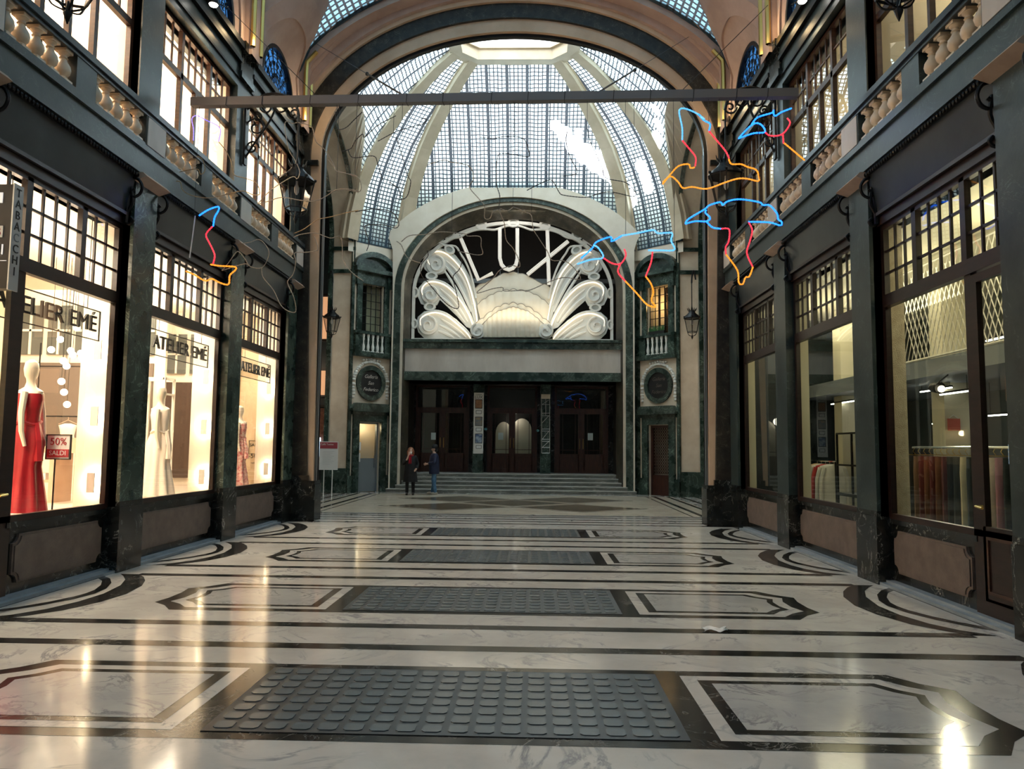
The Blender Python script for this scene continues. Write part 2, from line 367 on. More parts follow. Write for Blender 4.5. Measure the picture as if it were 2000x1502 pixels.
# crossing: beige field with black and white borders, brown lozenges
fpoly([(-5.9, 19.55), (5.5, 19.55), (5.5, 27.5), (-5.9, 27.5)], 1, 3)
for s in (-1, 1):
    for x, w in ((4.75, .05), (5.0, .14), (5.5, .12), (5.98, .12), (6.5, .14), (7.1, .14)):
        fpoly([(FX + s * x, 19.4), (FX + s * (x + w), 19.4), (FX + s * (x + w), 27.4), (FX + s * x, 27.4)], 2, 1)
def loz(cx, cy, a, b):
    for k, (g, mi) in enumerate(((.20, 1), (.13, 3), (0, 4))):
        fpoly([(cx - a - g * 1.2, cy), (cx, cy - b - g), (cx + a + g * 1.2, cy), (cx, cy + b + g)], 3 + k, mi)
for cx, cy in ((-1.95, 21.85), (1.85, 21.85), (-1.95, 25.1), (1.85, 25.1)): loz(cx, cy, 1.75, 1.3)
loz(-.05, 23.5, 1.6, 1.25)
FLOOR = fl.build('floor', ['fwhite', 'fblack', 'fgrey', 'fbeige', 'fbrown'], fix=False, **STR)
# floor lights of glass blocks in iron
def make_grate(c, lab):
    root = empty('floor_light_grate', (0, c, 0), lab, 'floor grate', 'glass block floor grates')
    b = MB(); g = MB(); nx, ny = 18, 8; w = 2.84; d = 1.26; px, py = w / nx, d / ny
    b.box(-w / 2 - .03, w / 2 + .03, c - d / 2 - .02, c + d / 2 + .02, .001, .006)
    for j in range(ny):
        for i in range(nx):
            x = -w / 2 + px * (i + .5); y = c - d / 2 + py * (j + .5); hx, hy, r = px * .37, py * .36, .02
            pts = [(x + hx - r, y - hy), (x + hx, y - hy + r), (x + hx, y + hy - r), (x + hx - r, y + hy), (x - hx + r, y + hy), (x - hx, y + hy - r), (x - hx, y - hy + r), (x - hx + r, y - hy)]
            g.prism(pts, XY, .006, .011)
    b.build('iron_frame', 'giron', root); g.build('glass_blocks', 'gglass', root)
for c, lab in zip(CB[1:], ['nearest glass block floor grate in the foreground marble', 'second floor grate from the camera, between the first two pilasters', 'third floor grate from the camera, set in the marble hall', 'farthest and smallest-looking floor grate, near the crossing']):
    make_grate(c, lab)
# ================================================================== HALL SIDES
def ellx(z, a, b, z0): return a * math.sqrt(max(0, 1 - ((z - z0) / b) ** 2))
VA, VB, VZ = 5.68, 4.08, 8.6
wn = [0]
def nxt():
    wn[0] += 1; return wn[0]
def frame_rect(b, fn, a0, a1, z0, z1, w, d0, d1, wb=None):
    b.band([(a0, z0), (a1, z0), (a1, z1), (a0, z1)], [(a0 + w, z0 + (wb or w)), (a1 - w, z0 + (wb or w)), (a1 - w, z1 - w), (a0 + w, z1 - w)], fn, d0, d1, closed=True)
def ybox(b, s, x0, x1, y0, y1, z0, z1, mi=0): b.box(s * x0, s * x1, y0, y1, z0, z1, mi)
for s in (-1, 1):
    side = 'left' if s < 0 else 'right'
    w = MB()      # masonry core between the storeys, behind the glass, and blank walls towards the entrance
    ybox(w, s, 5.02, 5.3, -6.6, 17.3, 5.40, 5.80); ybox(w, s, 5.24, 5.5, -6.6, 17.3, 4.72, 5.45)
    ybox(w, s, 5.05, 5.6, -6.6, YP[0] - .3, 0, 8.5); ybox(w, s, 5.1, 5.35, -6.6, 17.3, 8.34, 8.6)
    for y in YP:
        ybox(w, s, 5.02, 5.19, y - .3, min(y + .3, 17.24), .0, 8.4)
    w.build('wall_' + side, 'slate2', **STR)
    # lower pilasters: plinth, shaft
    for i, y in enumerate(YP):
        y1 = min(y + .3, 17.23)
        p = empty('pilaster', (s * WX, y, 0), None, None, None, 'structure')
        b = MB(); ybox(b, s, WX - .02, 5.2, y - .32, y1, 0, .86); ybox(b, s, WX - .005, 5.2, y - .3, y1, .86, .93); b.build('plinth', 'black', p)
        b = MB(); ybox(b, s, WX, 5.2, y - .3, y1, .93, 5.42); b.build('shaft', 'green' if s < 0 else 'slate', p)
        b = MB(); ybox(b, s, 5.0, 5.2, y - .3, y1, 5.8, 8.5); b.build('upper_shaft', 'slate', p)
        b = MB(); ybox(b, s, 4.92, 5.45, y - .33, y1, 8.5, 8.62); ybox(b, s, 4.95, 5.45, y - .31, y1, 8.62, 9.0); ybox(b, s, 4.86, 5.45, y - .35, y1, 9.0, 9.18); b.build('capital', 'black', p)
    # stone curb on the floor between pilasters, dado with inset panel, fascia, belt
    b = MB()
    for k in range(4):
        y0, y1 = YP[k] + .3, YP[k + 1] - .3
        ybox(b, s, WX + .0, WX + .08, y0, y1, 0, .035); ybox(b, s, WX + .08, WX + .22, y0, y1, 0, .06)
    b.build('trim_%d' % nxt(), 'curb', **STR)
    b = MB(); ybox(b, s, 4.90, 5.02, -6.6, 17.23, 5.42, 5.74); ybox(b, s, 4.86, 5.02, -6.6, 17.23, 5.74, 5.82)
    b.build('trim_%d' % nxt(), 'slate', **STR)
    for k in range(4):
        y0, y1 = YP[k] + .3, YP[k + 1] - .3; dy1 = y1; dy0 = y0
        door = (k == 1)
        if door: dy0 = y0 + .82
        b = MB(); ybox(b, s, 5.16, 5.3, dy0, dy1, .0, .78); ybox(b, s, 5.11, 5.3, dy0, dy1, .78, .84)
        g = empty('dado', (s * 5.2, (y0 + y1) / 2, 0), None, None, None, 'structure'); b.build('dado_wall', 'black', g)
        a0, a1, z0, z1, n = dy0 + .14, dy1 - .1, .17, .70, .10
        def notch(e):
            A0, A1, Z0, Z1 = a0 + e, a1 - e, z0 + e, z1 - e; out = []
            for cx_, cz_, st in ((A0, Z0, 90), (A1, Z0, 180), (A1, Z1, 270), (A0, Z1, 0)):
                out += [(cx_ + n * math.cos(R(st - 90 * j / 4)), cz_ + n * math.sin(R(st - 90 * j / 4))) for j in range(5)]
            return out
        b = MB(); b.prism(notch(0), YZ, s * 5.16, s * 5.13); b.prism(notch(.025), YZ, s * 5.13, s * 5.115); b.build('stone_inset', 'tan', g)
        # fascia (blind housing) leaning out over the window
        f = empty('shop_fascia', (s * 5.0, (y0 + y1) / 2, 4.75), None, None, None, 'structure')
        b = MB(); b.add([(s * x, y, z) for y in (y0 + .02, y1 - .02) for x, z in ((5.06, 4.82), (4.97, 5.36), (5.24, 5.36), (5.24, 4.82))], [(0, 1, 2, 3), (4, 5, 6, 7), (0, 1, 5, 4), (1, 2, 6, 5), (2, 3, 7, 6), (3, 0, 4, 7)])
        b.build('fascia_board', 'slate2', f)
        b = MB(); ybox(b, s, 5.08, 5.24, y0, y1, 4.68, 4.82); ybox(b, s, 5.03, 5.07, y0 + .02, y1 - .02, 4.80, 4.845); b.build('head_rail', 'wood', f)
        b = MB(); ybox(b, s, 4.93, 5.02, y0, y1, 5.36, 5.42); m_ = int((y1 - y0) / .062)
        for i in range(m_): b.ball((s * 4.925, y0 + .03 + i * (y1 - y0 - .06) / (m_ - 1), 5.375), (.022, .024, .03), 6, 4)
        b.build('bead_moulding', 'iron', f)
        for yy in (y0 + .06, y1 - .06):
            b = MB(); sp = [(4.99, 5.34), (4.90, 5.30), (4.85, 5.20), (4.88, 5.10), (4.96, 5.06), (5.0, 5.12), (4.95, 5.17)]
            b.tube(smooth_path([(s * x, yy, z) for x, z in sp], 3), [.022] * 19, 6)
            b.tube(smooth_path([(s * x, yy, z) for x, z in ((5.0, 5.2), (4.97, 5.0), (5.03, 4.86), (5.07, 4.74), (5.0, 4.68), (4.95, 4.73), (4.99, 4.78))], 3), [.022] * 19, 6)
            b.tube([(s * 5.03, yy, 5.36), (s * 5.05, yy, 4.7)], .03, 6); b.build('scroll_console', 'iron', f, smooth=True)
        # ---- shop window
        W = empty('window_%d' % nxt(), (s * 5.3, (y0 + y1) / 2, .84), None, None, None, 'structure')
        X0, X1 = s * 5.12, s * 5.19; yz = YZ
        b = MB(); zt = 4.70
        frame_rect(b, yz, y0, y1, .84, zt, .085, X0, X1, .07)
        b.box(X0 - s * .02, X1, y0 + .08, y1 - .08, 3.58, 3.74); gA, gB = y0 + .085 + .78, y1 - .085 - .78
        for yy in (gA, gB): b.box(X0, X1, yy - .05, yy + .05, 3.7, zt - .04)
        if door: b.box(X0, X1, dy0 - .06, dy0 + .06, 0.0, 3.62)
        b.build('frame', 'wood', W)
        b = MB(); th = .015
        for (ya, yb, n_) in ((y0 + .085, gA - .05, 3), (gA + .05, gB - .05, 4), (gB + .05, y1 - .085, 3)):
            for i in range(1, n_): q = ya + (yb - ya) * i / n_; b.box(s * 5.145, s * 5.172, q - th, q + th, 3.72, zt - .06)
            for i in range(1, 3): q = 3.74 + (zt - .085 - 3.74) * i / 3; b.box(s * 5.145, s * 5.172, ya, yb, q - th, q + th)
        b.build('muntins', 'wood', W)
        b = MB(); b.box(s * 5.165, s * 5.171, dy0 + (.06 if door else .085), y1 - .085, .91, 3.58); b.build('glass', 'glass' if s < 0 else 'glass_dim', W)
        b = MB(); b.box(s * 5.16, s * 5.166, y0 + .085, y1 - .085, 3.74, zt - .085); b.build('transom_glass', 'glass' if s < 0 else 'glass_dim', W)
        if door:
            D = empty('door_%d' % (1 if s > 0 else 7), (s * 5.3, y0 + .3, 0), None, None, None, 'structure')
            b = MB(); frame_rect(b, yz, y0 + .01, dy0 - .06, .03, 3.56, .09, s * 5.12, s * 5.18, .2); b.box(s * 5.12, s * 5.18, y0 + .05, dy0 - .1, .2, .95); b.build('leaf', 'wood', D)
            b = MB(); b.box(s * 5.15, s * 5.156, y0 + .1, dy0 - .15, .95, 3.47); b.build('glass', 'glass_dim', D)
            b = MB(); frame_rect(b, yz, y0 + .12, dy0 - .17, .28, .85, .03, s * 5.105, s * 5.12); b.build('raised_panel', 'wood2', D)
            b = MB(); b.tube([(s * 5.12, dy0 - .11, 1.15), (s * 5.05, dy0 - .11, 1.15), (s * 5.04, dy0 - .24, 1.14)], .014, 8); b.build('lever_handle', 'brass', D, smooth=True)
        # ---- upper window
        U = empty('window_%d' % nxt(), (s * 5.3, (y0 + y1) / 2, 6.2), None, None, None, 'structure')
        b = MB(); zb, zt2 = 6.1, 8.34
        frame_rect(b, yz, y0, y1, zb, zt2, .07, X0, X1); b.box(X0, X1, y0 + .06, y1 - .06, 7.50, 7.60)
        for yy in (gA, gB): b.box(X0, X1, yy - .04, yy + .04, zb, zt2 - .04)
        b.box(s * 5.12, s * 5.19, (gA + gB) / 2 - .03, (gA + gB) / 2 + .03, zb, 7.5)
        b.build('frame', 'wood2', U)
        b = MB(); th = .014
        for (ya, yb, n_) in ((y0 + .07, gA - .04, 3), (gA + .04, gB - .04, 4), (gB + .04, y1 - .07, 3)):
            for i in range(1, n_): q = ya + (yb - ya) * i / n_; b.box(s * 5.145, s * 5.172, q - th, q + th, 7.58, zt2 - .05)
            b.box(s * 5.145, s * 5.172, ya, yb, 7.93 - th, 7.93 + th)
        b.build('muntins', 'wood2', U)
        b = MB(); b.box(s * 5.165, s * 5.171, y0 + .06, y1 - .06, zb + .05, zt2 - .05); b.build('glass', 'glass', U)
        # ---- entablature under the vault
        b = MB(); ybox(b, s, 5.0, 5.45, y0, y1, 8.34, 8.78, 0); ybox(b, s, 4.97, 5.45, y0, y1, 8.48, 8.52, 1); ybox(b, s, 4.93, 5.45, y0, y1, 8.78, 8.86, 1)
        ybox(b, s, 4.95, 5.45, y0, y1, 8.86, 9.02, 0); ybox(b, s, 4.88, 5.45, y0, y1, 9.02, 9.14, 1)
        b.build('trim_%d' % nxt(), ['slate', 'iron'], **STR)
    # ---- balustrade
    bal = empty('balustrade', (s * 4.9, 8, 5.8), 'stone balustrade of the %s upper gallery with cream balusters and green rail' % side, 'balustrade', 'gallery balustrades')
    b = MB(); ybox(b, s, 4.88, 5.06, YP[0], 17.2, 5.82, 5.86); b.build('base_slab', 'slate', bal)
    b = MB(); ybox(b, s, 4.84, 5.10, YP[0], 17.22, 6.30, 6.38); ybox(b, s, 4.87, 5.07, YP[0], 17.22, 6.25, 6.30); b.build('hand_rail', 'slate2', bal)
    bp = None
    for k in range(4):
        for y, kind in ((YP[k], 0), ((YP[k] + YP[k + 1]) / 2, 1)) + (((YP[4] + .05, 0),) if k == 3 else ()):
            b = MB(); hw = .28 if kind == 0 else .2
            ybox(b, s, 4.88, 5.06, y - hw, y + hw, 5.86, 6.25); b.build('post', 'slate', bal)
            if kind == 0:
                b = MB(); ybox(b, s, 4.865, 4.88, y - hw + .03, y + hw - .03, 5.84, 6.24); b.build('marble_tablet', 'panel', bal)
        for h in (0, 1):
            ya = YP[k] + .28 if h == 0 else (YP[k] + YP[k + 1]) / 2 + .2; yb = (YP[k] + YP[k + 1]) / 2 - .2 if h == 0 else YP[k + 1] - .28
            for i in range(5):
                yy = ya + (yb - ya) * (i + .5) / 5
                if bp is None:
                    b = MB(); b.box(-.075, .075, -.075, .075, 0, .035); b.box(-.07, .07, -.07, .07, .355, .39)
                    b.lathe([(.05, .035), (.066, .045), (.05, .06), (.045, .07), (.078, .11), (.088, .15), (.078, .20), (.045, .25), (.036, .28), (.05, .29), (.04, .30), (.038, .32), (.06, .34), (.066, .355)], n=14)
                    bp = b.build('baluster', 'baluster', bal, smooth=True) if False else None
                    me_b = MB(); me_b.v, me_b.f, me_b.m = b.v, b.f, b.m
                    ob = me_b.build('baluster', 'baluster', smooth=True, origin=(0, 0, 0)); bp = ob; ob.parent = bal
                    ob.location = Vector((s * 4.97, yy, 5.86)) - ORG[bal]
                else:
                    o = bp.copy(); SC.collection.objects.link(o); o.location = Vector((s * 4.97, yy, 5.86)) - ORG[bal]
# ================================================================== HALL VAULT
def vx(z): return min(4.96, ellx(z, VA, VB, VZ))
def vpt(th, y, s, sh=0.0):     # th: 0 at crown .. 1 at wall
    a = PI / 2 * (1 - th); x = (VA - sh) * math.cos(a); z = VZ + (VB - sh) * math.sin(a); return (s * min(x, 4.96 - sh), y, z)
def th_of_z(z): return 1 - math.asin(min(1, max(0, (z - VZ) / VB))) / (PI / 2)
CV = [8.615 + 3.37 * k for k in range(-4, 3)]
vg = MB(); vg.uv = []
pk = MB(); ln = MB(); lw = []
def zL(t): return 9.2 + 2.3 * math.sqrt(max(0, 1 - abs(t) ** 3))
arcl = [0]
for i in range(1, 101):
    p, q = vpt((i - 1) / 100, 0, 1), vpt(i / 100, 0, 1); arcl.append(arcl[-1] + math.hypot(p[0] - q[0], p[2] - q[2]))
for c in CV:
    hb = 1.36
    for s in (-1, 1):
        n = 28; rows = 10; o = len(vg.v)
        for i in range(n + 1):
            t = -1 + 2 * i / n; th1 = th_of_z(max(zL(t) - .10, 9.1))
            for j in range(rows + 1):
                th = th1 * j / rows; vg.v.append(vpt(th, c + hb * t, s)); vg.uv.append((c + hb * t + 50, arcl[min(100, int(th * 100))] + (arcl[min(100, int(th * 100) + 1)] - arcl[min(100, int(th * 100))]) * (th * 100 - int(th * 100)) + 20))
        for i in range(n):
            for j in range(rows):
                a = o + i * (rows + 1) + j; vg.f.append((a, a + 1, a + rows + 2, a + rows + 1)); vg.m.append(0)
        # lunette: ruled plaster surface from the window arch to the vault, with a raised band
        m = 30
        def L(u, v):
            al = PI * u; tx = -math.cos(al); p0 = Vector((s * 4.95, c + .98 * tx, 9.14 + .98 * math.sin(al)))
            z1 = zL(tx); z1 = max(z1, 9.14); p1 = Vector(vpt(th_of_z(z1), c + hb * tx, s))
            p = p0.lerp(p1, v); out = Vector((-s * .12, 0, -.05)) * (math.sin(PI * v) * .35)
            if .40 < v < .75: p = p + Vector((-s * .035, 0, -.035))
            return p + out
        b = ln; vs = [0, .4, .405, .745, .75, 1.0]; oo = len(b.v)
        for v in vs:
            for i in range(m + 1): b.v.append(tuple(L(i / m, v)))
        for j in range(len(vs) - 1):
            for i in range(m):
                a = oo + j * (m + 1) + i; b.f.append((a, a + 1, a + m + 2, a + m + 1)); b.m.append(1 if j == 2 else 0)
        # window surround strip at the wall, below the springing of the lunette
        b.box(s * 4.955, s * 5.1, c - 1.4, c - .98, 9.1, 9.4, 0); b.box(s * 4.955, s * 5.1, c + .98, c + 1.4, 9.1, 9.4, 0)
        if c > 4:
            lw.append((s, c))
# ribs across the vault at each pilaster
rb = MB(); rbr = MB()
for y in [YP[0] - 3.37 * k for k in (3, 2, 1)] + YP[:]:
    n = 40
    def ribf(hw, sh):
        A = [(y - hw, 0)] * (n + 1)
        return A
    for hw, sh, mm in ((.335, .0, rb), (.2, .16, rb)):
        o = len(mm.v)
        for i in range(n + 1):
            th = -1 + 2 * i / n; s = 1 if th >= 0 else -1
            for q, k_ in ((y - hw, sh), (y + hw, sh), (y + hw, sh - .2), (y - hw, sh - .2)):
                p = vpt(abs(th), q, s, k_); mm.v.append((p[0], p[1], max(p[2], 9.0)))
        for i in range(n):
            for k_ in range(4):
                a = o + i * 4 + k_; a2 = o + i * 4 + (k_ + 1) % 4; mm.f.append((a, a2, a2 + 4, a + 4)); mm.m.append(0)
    for s in (-1, 1):
        for q in (y - .2, y + .2):
            b = rbr; P = [vpt(th, q, s, .17) for th in [.62 + .38 * j / 8 for j in range(9)]]; b.tube([(p[0], p[1], max(p[2], 9.15)) for p in P], .05, 6)
vault = empty('ceiling', (0, 6, 9), None, None, None, 'structure')
vg.build('glass_block_barrel', 'vault', vault, fix=False)
ln.build('lunette_plaster', ['pink', 'pink'], vault, smooth=True)
rb.build('vault_ribs', 'pink', vault, smooth=True); rbr.build('brass_lining', 'brass', vault, smooth=True)
M['skyglass'] = mat('dusky_blue_glass', (.25, .45, .75), .5); _t = NT(M['skyglass']); _q = _t.n('ShaderNodeBsdfTranslucent'); _q.inputs[0].default_value = (.12, .25, .42, 1); _t.l(_q.outputs[0], _t.t.nodes['Material Output'].inputs[0])
for s, c in lw:
    W = empty('window_%d' % nxt(), (s * 5.0, c, 9.14), None, None, None, 'structure')
    b = MB(); b.band(arc((c, 9.14), .98, 0, 180, 24), arc((c, 9.14), .90, 0, 180, 24), YZ, s * 4.93, s * 5.06); b.box(s * 4.93, s * 5.06, c - .98, c + .98, 9.12, 9.2); b.build('frame', 'iron', W)
    b = MB(); b.prism(arc((c, 9.15), .92, 0, 180, 20), YZ, s * 5.03, s * 5.04); b.build('glass', 'skyglass', W)
    b = MB()
    for k in range(1, 8):
        a = R(22.5 * k); e = (c + .9 * math.cos(a), 9.16 + .9 * math.sin(a)); b.tube([(s * 4.99, c + .2 * math.cos(a), 9.16 + .2 * math.sin(a)), (s * 4.99, *e)], .012, 5)
        for rr, sg in ((.36, 1), (.6, -1), (.6, 1), (.8, 1)):
            cc_ = (c + rr * math.cos(a), 9.16 + rr * math.sin(a)); P = []
            for j in range(12):
                r_ = .085 * (1 - j / 14); an = a + sg * (1.2 + j * .55); P.append((s * 4.985, cc_[0] + r_ * math.cos(an), cc_[1] + r_ * math.sin(an)))
            b.tube(P, .010, 4)
    for rr in (.2, .48, .72): b.tube([(s * 4.99, y, z) for y, z in arc((c, 9.16), rr, 0, 180, 16)], .010, 4)
    b.build('wrought_iron_grille', 'iron', W)
# ================================================================== GREAT ARCH between hall and crossing
ag = empty('arch', (0, 17.3, 0), None, None, None, 'structure')
def eband(a, b, z0, n=48): return [(a * math.cos(PI * i / n), z0 + b * math.sin(PI * i / n)) for i in range(n + 1)]
def legs(P, x, z=0.0): return [(x, z)] + P + [(-x, z)]
AZ = 8.6
E0 = legs(eband(4.50, 2.96, AZ), 4.44); E1 = legs(eband(4.57, 3.03, AZ), 4.50); E2 = legs(eband(4.80, 3.33, AZ), 4.62); E3 = legs(eband(5.19, 3.71, AZ), 5.05)
b = MB(); b.band(E0, E1, XZ, 17.42, 17.56); b.build('metal_lining', 'iron', ag)
b = MB(); b.band(E1, E2, XZ, 17.32, 17.62); b.build('cream_band', 'tanstone', ag)
b = MB(); b.band(E2, E3, XZ, 17.24, 17.62); b.build('dark_marble_band', 'pier', ag)
E4 = eband(5.25, 3.80, AZ); E5 = eband(5.40, 4.02, AZ); E6 = eband(5.75, 4.35, AZ)
b = MB(); b.band(eband(5.17, 3.69, AZ), E4, XZ, 17.16, 17.3); b.build('gilt_moulding', 'tanstone', ag)
b = MB(); b.band(E4, E5, XZ, 17.05, 17.3); b.band(E5, E6, XZ, 16.9, 17.3); b.build('plaster_moulding', 'pink', ag)
b = MB(); b.band(E3, [(x * 1.2 if 0 < i < 50 else x * 1.2, z + (.9 if 0 < i < 50 else 0)) for i, (x, z) in enumerate(E3)], XZ, 17.3, 17.62); b.build('wall_above', 'slate2', ag)
for s in (-1, 1):
    b = MB(); b.box(s * 4.42, s * 5.05, 17.18, 17.7, 0, .82); b.box(s * 4.44, s * 5.05, 17.2, 17.68, .82, .9); b.build('plinth', 'black', ag)
    b = MB()
    for z in (.9, 8.3): b.box(s * 4.60, s * 4.98, 17.21, 17.3, z, z + .12)
    b.build('pier_cap', 'black', ag)
    b = MB()
    for x in (4.455, 4.49): b.tube([(s * x, 17.4, .9), (s * x, 17.4, 8.6)], .012, 6)
    b.build('chrome_edge', 'steel', ag)
# ================================================================== CROSSING
YB = 28.85; YC = 23.5
cr = empty('crossing_walls', (FX, 23, 0), None, None, None, 'structure')
HX, CXr = 5.93, 4.67
# front piers (hall side) closing walls
b = MB()
for s in (-1, 1):
    b.box(s * 4.9, s * 7.8, 17.6, 17.8, 0, 9.2)
b.build('wall_front', 'slate2', **STR)
b = MB(); b.band(legs(eband(4.7, 3.1, AZ), 4.7), legs(eband(6.6, 5.2, AZ), 6.6), XZ, 17.6, 17.75); b.build('front_lunette', 'cream2', cr)
# side arches: ring in the side wall plane, deep soffit with green / cream / green strips
for s in (-1, 1):
    xs = FX + s * HX
    def ring(a, bb, n=36): return [(YC + (a) * math.cos(PI * i / n), 9.1 + bb * math.sin(PI * i / n)) for i in range(n + 1)]
    def lg(P, y): return [(YC + y, 0)] + P + [(YC - y, 0)]
    A0 = lg(ring(3.95, 3.38), 3.95); A1 = lg(ring(4.10, 3.53), 4.10); A2 = lg(ring(5.4, 3.95), 5.4)
    g = empty('side_arch', (xs, YC, 0), None, None, None, 'structure')
    b = MB(); b.band(A0, A1, YZ, xs, xs + s * .13); b.band(A0, A1, YZ, xs + s * .82, xs + s * .98); b.build('green_ribs', 'green', g)
    b = MB(); b.band(lg(ring(4.02, 3.45), 4.02), A2, YZ, xs + s * .02, xs + s * .98); b.build('cream_wall', 'cream', g)
    b = MB(); b.box(xs - s * .02, xs + s * 1.0, YC + 3.9, YC + 4.12, 0, .75); 
    for z in (8.95, 8.1, .75): b.box(xs - s * .01, xs + s * 1.0, YC + 3.93, YC + 4.0, z, z + .14)
    b.build('bands', 'green', g)
    # chamfer wall A(outer, nearer) -> B(inner, farther)
    Ax, Ay, Bx, By = xs, 27.5, FX + s * CXr, YB
    Lc = math.hypot(Bx - Ax, By - Ay); dx, dy = (Bx - Ax) / Lc, (By - Ay) / Lc
    nx_, ny_ = (dy * s, -dx * s)
    if ny_ > 0: nx_, ny_ = -nx_, -ny_
    def CHF(a, z, d, Ax=Ax, Ay=Ay, dx=dx, dy=dy, nx_=nx_, ny_=ny_): return (Ax + dx * a + nx_ * d, Ay + dy * a + ny_ * d, z)
    def cb(b, a0, a1, z0, z1, d0, d1, mi=0): b.prism([(a0, z0), (a1, z0), (a1, z1), (a0, z1)], CHF, d0, d1, mi)
    g = empty('corner_front', ((Ax + Bx) / 2, (Ay + By) / 2, 0), None, None, None, 'structure')
    b = MB()     # masonry around the openings (door .28-1.30 x 2.58; window .27-1.25, 5.95-7.78)
    dl, dr, wl, wr = .33, 1.27, .33, 1.27
    cb(b, -.1, dl, 0, 9.6, -.3, 0); cb(b, dr, 1.9, 0, 9.6, -.3, 0); cb(b, dl, dr, 2.58, 5.95, -.3, 0); cb(b, dl, dr, 7.78, 9.6, -.3, 0)
    b.build('cream_wall', 'cream', g)
    b = MB(); mid = .8
    cb(b, -.14, -.02, .0, 8.5, 0, .05); cb(b, 1.68, 1.9, 0, 8.5, 0, .05)       # side strips
    cb(b, -.14, dl - .02, 0, .62, 0, .08); cb(b, dr + .02, 1.9, 0, .62, 0, .08)
    cb(b, -.05, 1.75, 5.02, 5.2, 0, .20); cb(b, .0, 1.7, 5.2, 5.86, 0, .04); cb(b, -.05, 1.75, 5.86, 5.96, 0, .2)     # balcony
    cb(b, .0, .28, 5.2, 5.86, .04, .16); cb(b, 1.32, 1.6, 5.2, 5.86, .04, .16)
    b.build('green_facing', 'green', g)
    b = MB(); frame_rect(b, CHF, .06, 1.54, 0, 2.86, .26, 0, .1, .001); b.build('door_surround', 'green', g)
    b = MB(); cb(b, .0, 1.6, 2.86, 2.97, 0, .14); b.prism([(-.06, 2.97), (1.66, 2.97), (1.70, 3.08), (1.52, 3.28), (.08, 3.28), (-.10, 3.08)], CHF, 0, .24); b.build('door_hood', 'green', g)
    b = MB(); frame_rect(b, CHF, .08, 1.52, 5.95, 8.0, .22, 0, .09, .001)
    cb(b, .02, .2, 7.7, 8.2, .0, .14); cb(b, 1.4, 1.58, 7.7, 8.2, .0, .14); cb(b, .0, 1.6, 8.0, 8.22, 0, .06); b.build('window_surround', 'green', g)
    b = MB(); cb(b, -.08, 1.68, 8.2, 8.36, 0, .26)
    P0 = [(mid + .92 * math.cos(t), 8.36 + .64 * math.sin(t)) for t in [PI * i / 16 for i in range(17)]]; P1 = [(mid + .74 * math.cos(t), 8.36 + .44 * math.sin(t)) for t in [PI * i / 16 for i in range(17)]]
    b.band(P0, P1, CHF, 0, .24); b.prism(P1, CHF, 0, .05); b.build('arched_pediment', 'green', g)
    # balusters of the little balcony
    for i in range(5):
        p = CHF(.38 + .21 * i, 5.2, .1); b = MB(); b.box(p[0] - .06, p[0] + .06, p[1] - .06, p[1] + .06, p[2], p[2] + .05); b.lathe([(.035, .05), (.055, .12), (.06, .2), (.035, .32), (.03, .40), (.045, .48), (.035, .5), (.055, .58), (.055, .66)], p, 10); b.build('baluster', 'white', g, smooth=True)
    # garland of white stone around the plaque
    b = MB(); cz = 4.05
    for i in range(34):
        t = i / 33; a = R(-30 + 240 * t)
        if t < .14: q = (mid + .76, cz - .55 + .55 * t / .14 * 1.0)
        elif t > .86: q = (mid - .76, cz - .55 + .55 * (1 - t) / .14)
        else:
            a = R(5 + 170 * (t - .14) / .72); q = (mid + .76 * math.cos(a), cz + .80 * math.sin(a))
        p = CHF(q[0], q[1], .03); b.ball(p, (.06 + .015 * (i % 3), .05, .05 + .012 * (i % 2)), 7, 5)
    for i in range(-3, 4): b.ball(CHF(mid + i * .12, 4.90 + .05 * (1 - abs(i) / 3) , .05), (.055, .05, .045), 7, 5)
    b.build('stone_garland', 'white', g, smooth=True)
    # plaque: green ring and black disc with gold script
    pq = empty('oval_plaque', CHF(mid, cz, 0), 'round black plaque in green marble ring on the %s corner wall' % ('left' if s < 0 else 'right'), 'plaque', 'inscribed plaques')
    b = MB(); b.band([(mid + .64 * math.cos(t), cz + .66 * math.sin(t)) for t in [2 * PI * i / 40 for i in range(40)]], [(mid + .47 * math.cos(t), cz + .49 * math.sin(t)) for t in [2 * PI * i / 40 for i in range(40)]], CHF, -.01, .09, closed=True); b.build('marble_ring', 'green', pq)
    b = MB(); b.prism([(mid + .48 * math.cos(t), cz + .5 * math.sin(t)) for t in [2 * PI * i / 40 for i in range(40)]], CHF, .0, .03); b.build('black_disc', 'blackp', pq)
    rt = Vector((dx, dy, 0)) if s < 0 else Vector((-dx, -dy, 0))
    for i, wd_ in enumerate(('Galleria', 'San', 'Federico')):
        text(wd_, .19, Vector(CHF(mid, cz + .24 - i * .24, .035)), (rt, Vector((0, 0, 1))), 'tan' if s > 0 else 'panel', 'gold_script_line', pq, depth=.004, shear=.35)
    # door and window in the openings
    D = empty('door_%d' % (2 if s < 0 else 3), CHF(mid, 0, -.2), None, None, None, 'structure')
    if s < 0:
        b = MB(); frame_rect(b, CHF, dl, dr, 0, 2.58, .05, -.22, -.1, .001); b.build('frame', 'steel', D)
        b = MB(); cb(b, dl + .05, dr - .05, .02, 1.25, -.17, -.13); b.build('lower_leaf', 'steel', D)
        b = MB(); cb(b, dl + .05, dr - .05, 1.25, 2.53, -.16, -.14); b.build('glass', 'glass', D)
        b = MB(); cb(b, dr - .13, dr - .10, .9, 1.35, -.13, -.08); b.build('pull_bar', 'steel', D)
        b = MB(); cb(b, dl + .06, dl + .2, 1.55, 1.85, -.13, -.11); cb(b, dl + .07, dl + .19, 1.12, 1.45, -.13, -.11); b.build('paper_notices', 'paper', D)
